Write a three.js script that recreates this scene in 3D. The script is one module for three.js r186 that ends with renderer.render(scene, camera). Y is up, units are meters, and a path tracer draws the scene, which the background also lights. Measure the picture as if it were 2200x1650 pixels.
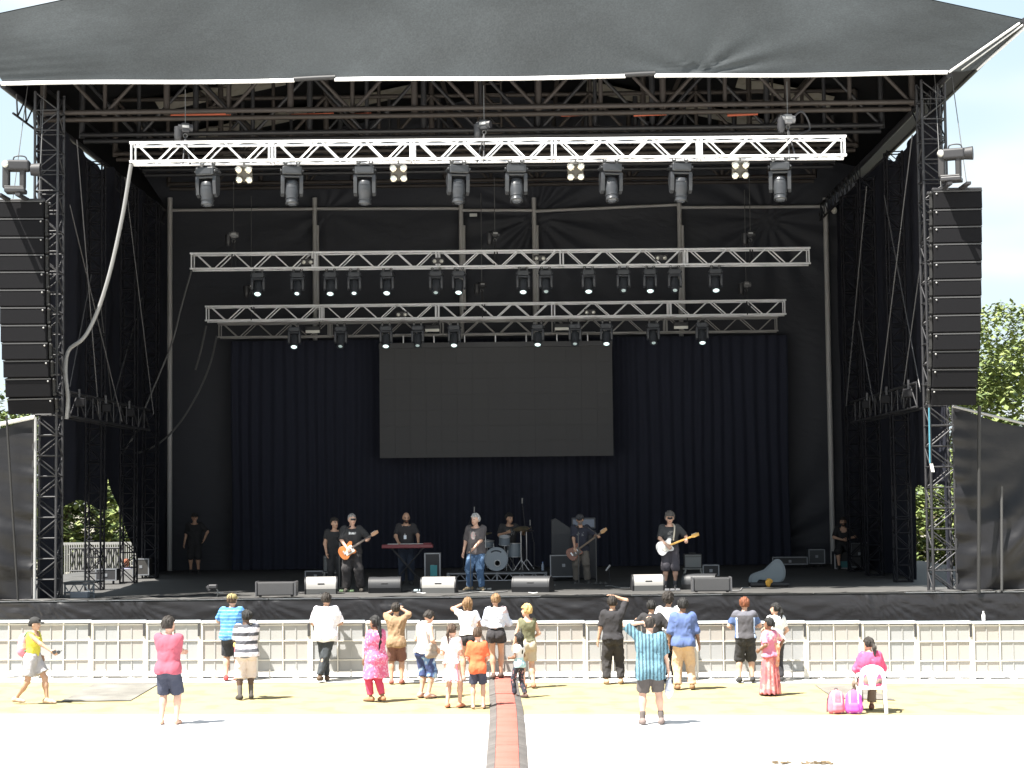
import * as THREE from 'three';
import { mergeGeometries } from 'three/addons/utils/BufferGeometryUtils.js';
import { RoundedBoxGeometry } from 'three/addons/geometries/RoundedBoxGeometry.js';

// ---------------------------------------------------------------- camera, sky, sun, exposure
const scene = new THREE.Scene();
const camera = new THREE.PerspectiveCamera(2 * Math.atan(825 / 3900) * 180 / Math.PI, 4 / 3, 0.5, 3000);
camera.position.set(0.88, 3.79, 40.2);
camera.rotation.order = 'YXZ';
camera.rotation.set(0.0627, 0.0115, -0.0105);
camera.updateMatrixWorld(true);
scene.add(camera);
const renderer = new THREE.WebGLRenderer();
renderer.toneMapping = THREE.LinearToneMapping;
renderer.toneMappingExposure = 4.6;
renderer.shadowMap.enabled = true;

const hash = (x, y, z = 0) => { const s = Math.sin(x * 127.1 + y * 311.7 + z * 74.7) * 43758.5453; return s - Math.floor(s); };
function vnoise(x, y, z = 0) {
  const xi = Math.floor(x), yi = Math.floor(y), zi = Math.floor(z), f = (t) => t * t * (3 - 2 * t);
  const u = f(x - xi), v = f(y - yi), w = f(z - zi), L = (a, b, t) => a + (b - a) * t, h = (a, b, c) => hash(xi + a, yi + b, zi + c);
  return L(L(L(h(0, 0, 0), h(1, 0, 0), u), L(h(0, 1, 0), h(1, 1, 0), u), v), L(L(h(0, 0, 1), h(1, 0, 1), u), L(h(0, 1, 1), h(1, 1, 1), u), v), w);
}
const fbm = (x, y, z = 0, o = 4) => { let s = 0, a = 0.5; for (let i = 0; i < o; i++) { s += a * vnoise(x, y, z); x *= 2.03; y *= 2.03; z *= 2.03; a *= 0.5; } return s; };
const sst = (a, b, t) => { t = Math.min(1, Math.max(0, (t - a) / (b - a))); return t * t * (3 - 2 * t); };
{ // bright summer sky: pale blue air with thin broken cloud, the same all the way round
  const W = 1024, Hh = 512, d = new Float32Array(W * Hh * 4);
  for (let j = 0; j < Hh; j++) for (let i = 0; i < W; i++) {
    const el = ((j + 0.5) / Hh - 0.5) * Math.PI, az = ((i + 0.5) / W - 0.5) * 2 * Math.PI, y = Math.sin(el), c = Math.cos(el);
    const e = Math.max(0, y), hz = Math.exp(-e * 3.2);
    let r = 0.115 + 0.1 * hz, g = 0.17 + 0.075 * hz, b = 0.22 + 0.035 * hz;
    const k = 2.2 / (e + 0.22), cl = sst(0.42, 0.60, fbm(Math.cos(az) * c * k + 7.3, Math.sin(az) * c * k + 2.1, 1.7, 5)) * sst(-0.02, 0.08, y) * 0.85;
    r += (0.265 - r) * cl; g += (0.27 - g) * cl; b += (0.275 - b) * cl;
    if (y < 0) { r = 0.13; g = 0.13; b = 0.12; }
    d.set([r, g, b, 1], (j * W + i) * 4);
  }
  const t = new THREE.DataTexture(d, W, Hh, THREE.RGBAFormat, THREE.FloatType);
  t.mapping = THREE.EquirectangularReflectionMapping; t.magFilter = t.minFilter = THREE.LinearFilter; t.needsUpdate = true;
  scene.background = t; scene.environment = t;
}
const SUN = new THREE.Vector3(-0.43, 1, 0.33).normalize();
const sun = new THREE.DirectionalLight(new THREE.Color(1, 0.955, 0.88), 4.2);
sun.position.copy(SUN).multiplyScalar(90); sun.castShadow = true; sun.shadow.mapSize.set(4096, 4096);
Object.assign(sun.shadow.camera, { left: -30, right: 30, top: 30, bottom: -30, near: 1, far: 200 });
scene.add(sun, sun.target);

// ---------------------------------------------------------------- surveying helpers: a sight line meets a given plane of the place
const V = (x, y, z) => new THREE.Vector3(x, y, z);
const sight = (px, py) => V(px / 1100 - 1, 1 - py / 825, 0.5).unproject(camera).sub(camera.position).normalize();
const at = (px, py, z) => { const d = sight(px, py); return d.multiplyScalar((z - camera.position.z) / d.z).add(camera.position); };
const FALL = 0.0105;                                   // the arena floor falls gently to the right
const groundY = (x) => -FALL * x;
const onGround = (px, py) => { const d = sight(px, py), c = camera.position; return d.clone().multiplyScalar((-FALL * c.x - c.y) / (d.y + FALL * d.x)).add(c); };
const DECK = 1.605;
const onDeck = (px, py) => { const d = sight(px, py), c = camera.position; return d.clone().multiplyScalar((DECK - c.y) / d.y).add(c); };
const xAt = (px, z, py = 900) => at(px, py, z).x;
const onDeckX = (px, z) => V(xAt(px, z, 1240), DECK, z);

// ---------------------------------------------------------------- naming
const used = {};
const numbered = (n) => { const k = used[n] = (used[n] ?? -1) + 1; return k ? n + '_' + String(k).padStart(3, '0') : n; };
function tag(o, label, category, group, kind) {
  if (label) o.userData.label = label; if (category) o.userData.category = category;
  if (group) o.userData.group = group; if (kind) o.userData.kind = kind; return o;
}
function thing(name, label, category, pos, turn = 0, group) {
  const o = new THREE.Group(); o.name = numbered(name); scene.add(o);
  if (pos) o.position.copy(pos); o.rotation.y = turn; return tag(o, label, category, group);
}
function part(name, geo, m, parent, pos, rot) {
  const o = new THREE.Mesh(geo, m); o.name = name; o.castShadow = o.receiveShadow = true;
  if (pos) o.position.copy(pos); if (rot) o.rotation.set(...rot); parent.add(o); return o;
}
function single(name, geo, m, label, category, group, kind) {
  const o = new THREE.Mesh(geo, m); o.name = numbered(name); o.castShadow = o.receiveShadow = true; scene.add(o);
  return tag(o, label, category, group, kind);
}
function dup(src, pos, turn, label, group) {
  const o = src.clone(); o.name = numbered(src.name.replace(/_\d\d\d$/, '')); scene.add(o); if (pos) o.position.copy(pos);
  if (turn !== undefined) o.rotation.y = turn; o.userData = { ...src.userData }; if (label) o.userData.label = label; if (group) o.userData.group = group; return o;
}
const ORD = ['first', 'second', 'third', 'fourth', 'fifth', 'sixth', 'seventh', 'eighth', 'ninth', 'tenth', 'eleventh', 'twelfth', 'thirteenth', 'fourteenth', 'fifteenth', 'sixteenth', 'seventeenth', 'eighteenth', 'nineteenth', 'twentieth', 'twenty-first'];

// ---------------------------------------------------------------- materials
const rgb = (c) => Array.isArray(c) ? new THREE.Color().setRGB(c[0], c[1], c[2]) : new THREE.Color(c);
const mats = {};
function mat(c, rough = 0.7, metal = 0, extra) {
  const key = JSON.stringify([c, rough, metal]); if (!extra && mats[key]) return mats[key];
  const m = new (extra && extra.specularIntensity !== undefined ? THREE.MeshPhysicalMaterial : THREE.MeshStandardMaterial)({ color: rgb(c), roughness: rough, metalness: metal, side: THREE.DoubleSide, ...extra });
  if (!extra) mats[key] = m; return m;
}
function noiseTex(size, fn, color) {
  const d = new Uint8Array(size * size * 4);
  for (let j = 0; j < size; j++) for (let i = 0; i < size; i++) {
    const v = fn(i / size, j / size), a = Array.isArray(v) ? v : [v, v, v];
    d.set([a[0] * 255, a[1] * 255, a[2] * 255, 255].map((q) => Math.max(0, Math.min(255, q))), (j * size + i) * 4);
  }
  const t = new THREE.DataTexture(d, size, size); t.wrapS = t.wrapT = THREE.RepeatWrapping; t.magFilter = THREE.LinearFilter; t.minFilter = THREE.LinearMipmapLinearFilter; t.generateMipmaps = true;
  if (color) t.colorSpace = THREE.SRGBColorSpace; t.needsUpdate = true; return t;
}
const tile = (f, n) => (u, v) => { // seamless tiling of a noise of n cells
  const a = Math.min(1, Math.max(0, (u - 0.8) / 0.2)), b = Math.min(1, Math.max(0, (v - 0.8) / 0.2)), g = (x, y) => f(x * n, y * n);
  return (g(u, v) * (1 - a) + g(u - 1, v) * a) * (1 - b) + (g(u, v - 1) * (1 - a) + g(u - 1, v - 1) * a) * b;
};
const rep = (t, x, y = x) => { const c = t.clone(); c.repeat.set(x, y); c.needsUpdate = true; return c; };
const weave = noiseTex(256, tile((x, y) => 0.35 + 0.4 * hash(Math.floor(x * 16), Math.floor(y * 16)) + 0.25 * fbm(x, y), 8));
const wrinkle = noiseTex(512, tile((x, y) => fbm(x + 1.5 * fbm(x * 0.7, y * 0.7, 3), y * 2.2, 5, 5), 5));
const mottle = noiseTex(512, tile((x, y) => 0.80 + 0.32 * (fbm(x, y, 2, 6) - 0.5) + 0.12 * (hash(Math.floor(x * 60), Math.floor(y * 60)) - 0.5), 6), true);
const dirtField = tile((x, y) => fbm(x * 1.4, y * 1.4, 9, 6), 6);
const dirt = noiseTex(512, (u, v) => { const s = sst(0.46, 0.68, dirtField(u, v)); return [0.95 - 0.07 * s, 0.95 - 0.08 * s, 0.95 - 0.1 * s]; }, true);

// ---------------------------------------------------------------- geometry helpers
const box = (w, h, d, x = 0, y = 0, z = 0) => new THREE.BoxGeometry(w, h, d).translate(x, y, z);
const rbox = (w, h, d, r = 0.02, x = 0, y = 0, z = 0) => new RoundedBoxGeometry(w, h, d, 2, Math.min(r, w / 2.01, h / 2.01, d / 2.01)).translate(x, y, z);
const UPV = V(0, 1, 0);
function bar(a, b, r, seg = 8, r2) { const d = b.clone().sub(a), l = d.length(); return new THREE.CylinderGeometry(r2 ?? r, r, l, seg).translate(0, l / 2, 0).applyQuaternion(new THREE.Quaternion().setFromUnitVectors(UPV, d.divideScalar(l))).translate(a.x, a.y, a.z); }
const cyl = (r, h, seg = 16, x = 0, y = 0, z = 0) => new THREE.CylinderGeometry(r, r, h, seg).translate(x, y, z);
const tube = (pts, r, n = 24, seg = 6) => new THREE.TubeGeometry(new THREE.CatmullRomCurve3(pts), n, r, seg);
const merge = (l) => mergeGeometries(l.map((g) => { const h = g.index ? g.toNonIndexed() : g; for (const k of Object.keys(h.attributes)) if (!['position', 'normal', 'uv'].includes(k)) h.deleteAttribute(k); return h; }));
const lathe = (pts, seg = 20) => new THREE.LatheGeometry(pts.map((p) => new THREE.Vector2(p[0], p[1])), seg);
function sheet(nu, nv, fn, uvS = 1) { // grid surface; fn(u,v) -> Vector3; uv in metres along the mid lines
  const pos = [], uv = [], idx = [], A = fn(0, 0.5), B = fn(1, 0.5), C = fn(0.5, 0), D = fn(0.5, 1), lu = A.distanceTo(B) * uvS, lv = C.distanceTo(D) * uvS;
  for (let j = 0; j <= nv; j++) for (let i = 0; i <= nu; i++) { const p = fn(i / nu, j / nv); pos.push(p.x, p.y, p.z); uv.push(i / nu * lu, j / nv * lv); }
  for (let j = 0; j < nv; j++) for (let i = 0; i < nu; i++) { const a = j * (nu + 1) + i; idx.push(a, a + 1, a + nu + 2, a, a + nu + 2, a + nu + 1); }
  const g = new THREE.BufferGeometry(); g.setAttribute('position', new THREE.Float32BufferAttribute(pos, 3)); g.setAttribute('uv', new THREE.Float32BufferAttribute(uv, 2)); g.setIndex(idx); g.computeVertexNormals(); return g;
}
// unit cylinder reused for every truss tube
const unitTube = new THREE.CylinderGeometry(1, 1, 1, 8);
function rod(name, a, b, r, m, parent) {
  const o = part(name, unitTube, m, parent), d = b.clone().sub(a), l = d.length();
  o.position.copy(a).add(b).multiplyScalar(0.5); o.scale.set(r, l, r); o.quaternion.setFromUnitVectors(UPV, d.divideScalar(l)); return o;
}
// ---------------------------------------------------------------- the ground
const M = {
  black: mat([0.018, 0.018, 0.02], 0.55), steel: mat([0.024, 0.024, 0.027], 0.5, 0.1), alu: mat([0.86, 0.86, 0.88], 0.38, 0.1), pole: mat([0.2, 0.2, 0.19], 0.5, 0.4),
  rust: mat([0.034, 0.027, 0.0235], 0.65, 0.1), rig: mat([0.026, 0.026, 0.029], 0.45), cable: mat([0.025, 0.025, 0.028], 0.5), chain: mat([0.12, 0.12, 0.12], 0.45, 0.6),
};
{
  const gm = mat([0.62, 0.62, 0.62], 0.9, 0, { map: rep(dirt, 0.13) });
  single('ground', new THREE.PlaneGeometry(1600, 1600).rotateX(-Math.PI / 2).rotateZ(-FALL), mat([0.30, 0.28, 0.22], 0.95, 0, { map: rep(mottle, 400) }), 'wide open arena ground around the stage', 'ground', null, 'structure').position.y = -0.012;
  const strip = (name, z0, z1, m, lift, label) => {
    const g = sheet(60, 40, (u, v) => V(-60 + 120 * u, groundY(-60 + 120 * u) + lift, z0 + (z1 - z0) * v));
    single(name, g, m, label, 'floor', null, 'structure');
  };
  const zA = onGround(1100, 1467).z, zB = onGround(1100, 1536).z;
  strip('floor_cover', zB, 70, gm, 0.0, 'white floor covering across the foreground');
  strip('dry_grass', zA, zB, mat([0.34, 0.29, 0.155], 0.95, 0, { map: rep(dirt, 0.35), bumpMap: rep(weave, 1.5), bumpScale: 0.01 }), -0.004, 'strip of sandy yellow dry turf before the barrier');
  strip('barrier_track', -1.2, zA, gm, 0.002, 'pale track under the crowd barrier');
  // worn mats lying on the turf
  const matp = (pts, m, name, label) => {
    const q = pts.map(([x, y]) => onGround(x, y)), g = sheet(24, 10, (u, v) => { const a = q[0].clone().lerp(q[1], u), b = q[3].clone().lerp(q[2], u), p = a.lerp(b, v); p.y = groundY(p.x) + 0.006 + 0.012 * fbm(p.x * 2, p.z * 2); return p; });
    single(name, g, m, label, 'mat');
  };
  matp([[130, 1508], [280, 1506], [345, 1468], [205, 1468]], mat([0.25, 0.24, 0.215], 0.9, 0, { map: rep(mottle, 0.5) }), 'ground_mat', 'grey rubber mat lying on the dry turf left of the maroon shirt');
  matp([[1790, 1500], [1925, 1505], [1850, 1473], [1750, 1472]], mat([0.25, 0.23, 0.2], 0.9, 0, { map: rep(mottle, 0.5) }), 'ground_mat', 'grey woven mat on the turf in front of the plastic chair');
  // dry leaf litter at the lower right
  const lit = []; for (let i = 0; i < 90; i++) {
    const t = hash(i, 3), p = onGround(t < 0.4 ? 1662 + 34 * hash(i, 1) : 1722 + 66 * hash(i, 1), 1637 + 6 * hash(i, 2)), s = 0.02 + 0.03 * hash(i, 4);
    lit.push(new THREE.CircleGeometry(s, 5).rotateX(-Math.PI / 2 + 0.4 * (hash(i, 5) - 0.5)).rotateY(hash(i, 6) * 6).translate(p.x, p.y + 0.006 + 0.01 * hash(i, 7), p.z));
  }
  single('leaf_litter', merge(lit), mat([0.12, 0.085, 0.045], 0.9), 'scattered brown leaf litter on the white floor', 'leaf litter', null, 'stuff');
}
{ // cable ramp: long orange lid strips between grey sloped edges
  const t = thing('cable_ramp', 'orange and grey cable ramp running from the barrier towards the viewer', 'cable ramp');
  const L = [[1457, 1054, 1107], [1472, 1051, 1112], [1490, 1052, 1115], [1516, 1054, 1120], [1545, 1056, 1122], [1580, 1055, 1124], [1620, 1053, 1126], [1660, 1051, 1128], [1720, 1049, 1131], [1800, 1047, 1135]];
  const ctr = L.map(([y, a, b]) => onGround((a + b) / 2, y)), c = new THREE.CatmullRomCurve3(ctr), hw = 0.3;
  const lid = mat([0.42, 0.125, 0.10], 0.6, 0, { map: rep(dirt, 0.4), bumpMap: rep(weave, 4), bumpScale: 0.004 }), edge = mat([0.15, 0.137, 0.13], 0.75, 0, { map: rep(mottle, 0.6), bumpMap: rep(weave, 3), bumpScale: 0.006 });
  const N = 5;
  for (let k = 0; k < N; k++) {
    const f = (u0, u1, prof, name, m) => {
      const g = sheet(24, prof.length - 1, (u, v) => {
        const s = u0 + (u1 - u0) * u, p = c.getPointAt(s), tg = c.getTangentAt(s), n = V(-tg.z, 0, tg.x).normalize(), q = prof[Math.round(v * (prof.length - 1))];
        p.addScaledVector(n, q[0]); p.y = groundY(p.x) + 0.004 + q[1] + 0.008 * Math.sin(s * 40 + k); return p;
      });
      part(name, g, m, t);
    };
    const a = k / N + 0.0006, b = (k + 1) / N - 0.0006;
    f(a, b, [[-0.17, 0.0], [-0.17, 0.055], [0.17, 0.055], [0.17, 0]], 'lid', lid);
    f(a, b, [[0.175, 0.048], [hw, 0.008], [hw, -0.01]], 'side_ramp', edge);
    f(a, b, [[-0.175, 0.048], [-hw, 0.008], [-hw, -0.01]], 'side_ramp', edge);
  }
}
// ---------------------------------------------------------------- stage deck and skirt
{
  const dm = mat([0.085, 0.083, 0.08], 0.75, 0, { map: rep(mottle, 0.35) });
  const t = thing('stage_deck', 'black stage deck with a pale worn front edge', 'stage', V(0, 0, 0)); t.userData.kind = 'structure';
  part('deck', box(27, 0.12, 19.4, 0, DECK - 0.06, -9.75), dm, t);
  part('substructure', box(26.6, 1.55, 18.8, 0, 0.70, -9.75), M.black, t);
  // aluminium edge profile, in lengths
  for (let k = 0; k < 13; k++) part('edge_trim', rbox(1.98, 0.035, 0.07, 0.01, -12 + 2 * k, DECK + 0.018 + 0.006 * (hash(k, 2) - 0.5), -0.03 - 0.03 * hash(k, 5)), hash(k, 8) > 0.35 ? mat([0.55, 0.55, 0.55], 0.5, 0.4) : mat([0.16, 0.16, 0.155], 0.6), t);
  const knots = [-11.6, -9.9, -8.1, -5.3, -2.4, 0.6, 2.9, 5.4, 8.3, 9.9, 11.8];
  const g = sheet(520, 26, (u, v) => {
    const x = -13.4 + 26.8 * u, y = 1.59 - 1.56 * v + (v === 0 ? 0 : 0), drop = 1.59 - y; let z = 0.03 + 0.02 * Math.sin(x * 1.7) * v;
    for (let i = 0; i < knots.length; i++) { const dx = x - knots[i], r = Math.hypot(dx, drop), th = Math.atan2(dx, drop + 0.05); z += Math.exp(-r * 0.95) * 0.045 * Math.pow(Math.abs(Math.sin(th * (11 + 5 * hash(i, 1)) + 6 * hash(i, 2))), 4) * sst(0, 0.12, r); }
    z += 0.03 * fbm(x * 1.1 + drop * 2.2, drop * 1.5 - x * 0.3, 4) * sst(0, 0.2, drop);
    return V(x, y, z + 0.06);
  });
  single('stage_skirt', g, mat([0.0085, 0.008, 0.0095], 0.4, 0, { bumpMap: rep(wrinkle, 0.6), bumpScale: 0.012 }), 'creased black tarpaulin skirt hanging from the stage lip', 'skirt');
  // crumpled strip of the same tarp lying over the lip
  const g2 = sheet(420, 6, (u, v) => { const x = -12.6 + 25.2 * u; return V(x, DECK + 0.028 + 0.05 * fbm(x * 3, v * 3, 1) * sst(0, 0.3, fbm(x * 0.8, 2, 3)), 0.06 - (0.12 + 0.35 * fbm(x * 0.9, 1.3, 2)) * v); });
  single('tarpaulin_fold', g2, mat([0.07, 0.068, 0.066], 0.6), 'folded grey tarpaulin edge lying along the front of the deck', 'tarpaulin');
}
// ---------------------------------------------------------------- crowd barrier
{
  const zb = 1.85, frame = mat([0.58, 0.555, 0.5], 0.5, 0.1), sheets = [[0.30, 0.30, 0.295], [0.315, 0.297, 0.28], [0.285, 0.292, 0.30]].map((c) => mat(c, 0.6, 0.05)), rail = mat([0.72, 0.72, 0.72], 0.35, 0.1), dark = mat([0.035, 0.035, 0.037], 0.6), W = 1.155, Hb = 1.19;
  const pw = W - 0.05, cols = [-pw / 2, -pw / 4 - 0.01, 0, pw / 4 + 0.01, pw / 2], rows = [0.16, 0.40, 0.80, 1.13];
  const bars = { vert: box(0.027, Hb - 0.15, 0.035), horiz: box(pw - 0.04, 0.023, 0.03), thin: box(0.022, 0.94, 0.016) };
  const foot = merge([box(0.03, 0.2, 0.03, 0, 0.1, 0), box(0.13, 0.025, 0.1, 0, 0.02, 0.02), bar(V(0, 0.14, 0.01), V(0.0, 0.02, 0.09), 0.012)]);
  const x0 = xAt(195.5, zb, 1400) - 3 * W;
  for (let k = 1; k < 21; k++) {
    const x = x0 + (k + 0.5) * W, ff = 'crowd barriers lined up before the stage';
    const t = thing('crowd_barrier', `pale metal crowd barrier panel, ${ORD[k - 1]} in the row counted from the left edge`, 'barrier', V(x, groundY(x), zb), 0, ff);
    part('top_rail', rbox(W - 0.008, 0.055, 0.16, 0.02, 0, Hb, -0.03), rail, t);
    part('rail_shadow', rbox(W - 0.02, 0.03, 0.05, 0.01, 0, Hb + 0.02, -0.15), mat([0.05, 0.07, 0.08], 0.6), t);  // dark strip added to stand for the shadow edge of the top rail
    for (const s of [-1, 1]) part('post', box(0.05, Hb - 0.04, 0.05, s * (W / 2 - 0.029), (Hb - 0.04) / 2 + 0.01, 0), frame, t);
    for (const y of rows) part('cross_bar', bars.horiz, frame, t, V(0, y, 0.005));
    part('mullion', bars.vert, frame, t, V(0, (Hb + 0.1) / 2, 0.008));
    for (const s of [-1, 1]) part('stiffener', bars.thin, sheets[0], t, V(s * pw * 0.25, 0.645, 0.001), [0, 0, 0.02 * (hash(k, s) - 0.5)]);
    for (let r = 0; r < 3; r++) for (let c = 0; c < 2; c++) {
      const hh = rows[r + 1] - rows[r] - 0.03, ww = pw / 2 - 0.045;
      part('infill_sheet', box(ww, hh, 0.006), sheets[Math.floor(hash(k, r * 3 + c, 7) * 3)], t, V((c - 0.5) * (pw / 2 + 0.0), (rows[r] + rows[r + 1]) / 2, -0.004 - 0.006 * hash(k, r, c)));
    }
    for (const s of [-1, 1]) part('foot', foot, frame, t, V(s * pw * 0.25, 0, 0));
    part('foot_plate', box(W - 0.02, 0.012, 0.5, 0, 0.012, 0.12), frame, t);
    part('joint_strip', box(0.046, 0.27, 0.016, W / 2 - 0.03, Hb - 0.165, 0.036), dark, t);
  }
}
// ---------------------------------------------------------------- lattice builders
function trussSection(parent, a, b, size, m, rCh, rBr, nBay, endFrames = true) { // box truss from a to b (level), each tube a piece
  const sec = new THREE.Group(); sec.name = 'section'; parent.add(sec);
  const d = b.clone().sub(a), L = d.length(), ex = d.clone().divideScalar(L), ey = V(0, 1, 0), ez = V(0, 0, 1), h = size / 2;
  const P = (t, sy, sz) => a.clone().addScaledVector(ex, t * L).addScaledVector(ey, sy * h).addScaledVector(ez, sz * h);
  for (const sy of [-1, 1]) for (const sz of [-1, 1]) rod('chord', P(0, sy, sz), P(1, sy, sz), rCh, m, sec);
  for (const sz of [1, -1]) for (let i = 0; i < nBay; i++) {
    const t0 = (i + 0.08) / nBay, t1 = (i + 0.92) / nBay, up = i % 2 === 0;
    const tt = 0.03 + 0.94 * t0, t2 = 0.03 + 0.94 * t1;
    rod('brace', P(tt, up ? 1 : -1, sz), P(t2, up ? -1 : 1, sz), rBr, m, sec);
  }
  for (const sy of [-1, 1]) { const lace = []; for (let i = 0; i < nBay; i++) lace.push(bar(P((i + 0.02) / nBay, sy, i % 2 ? 1 : -1), P((i + 0.98) / nBay, sy, i % 2 ? -1 : 1), rBr * 0.9, 6)); part('lacing', merge(lace), m, sec); }
  if (endFrames) for (const t of [0.012, 0.988]) { for (const sz of [-1, 1]) rod('upright', P(t, -1, sz), P(t, 1, sz), rBr * 1.1, m, sec); for (const sy of [-1, 1]) rod('spreader', P(t, sy, -1), P(t, sy, 1), rBr, m, sec); }
  return sec;
}
function boxTruss(name, label, pl, pr, z, size, nSec, nBay, rCh, rBr, m) {
  const a = at(pl[0], pl[1], z), b = at(pr[0], pr[1], z), t = thing(name, label, 'truss');
  const lens = nSec.reduce((s, q) => s + q, 0); let s = 0;
  for (const q of nSec) { trussSection(t, a.clone().lerp(b, s / lens), a.clone().lerp(b, (s + q) / lens), size, m, rCh, rBr, nBay(q)); s += q; }
  return { t, a, b };
}
function mast(name, label, x, z, y0, y1, size, m, bayH, fine, rCh = 0.03, rBr = 0.016, depth = size) {
  const t = thing(name, label, 'tower', V(x, y0, z)), h = size / 2, dz = depth / 2, n = Math.round((y1 - y0) / bayH), C = [[-h, -dz], [h, -dz], [h, dz], [-h, dz]];
  const per = 4; // bays in a section
  for (let s = 0; s * per < n; s++) {
    const sec = new THREE.Group(); sec.name = 'section'; t.add(sec); const b0 = s * per, b1 = Math.min(n, b0 + per), ya = b0 * bayH, yb = b1 * bayH - 0.01, lace = [];
    for (const [cx, cz] of C) rod('chord', V(cx, ya, cz), V(cx, yb, cz), rCh, m, sec);
    for (let b = b0; b < b1; b++) for (let f = 0; f < 4; f++) {
      const p = C[f], q = C[(f + 1) % 4], lo = b * bayH + 0.02, hi = (b + 1) * bayH - 0.03, fl = (b + (f > 1 ? 1 : 0)) % 2;
      const A = V(fl ? p[0] : q[0], lo, fl ? p[1] : q[1]), B = V(fl ? q[0] : p[0], hi, fl ? q[1] : p[1]), A2 = V(p[0], lo, p[1]), B2 = V(q[0], lo, q[1]);
      if (fine) { rod('brace', A, B, rBr, m, sec); rod('rung', A2, B2, rBr, m, sec); } else { lace.push(bar(A, B, rBr, 5), bar(A2, B2, rBr, 5)); }
      if (b === b1 - 1 && !fine) lace.push(bar(V(p[0], yb - 0.03, p[1]), V(q[0], yb - 0.03, q[1]), rBr * 1.2, 5));
    }
    if (lace.length) part('lacing', merge(lace), m, sec);
  }
  return t;
}
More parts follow.
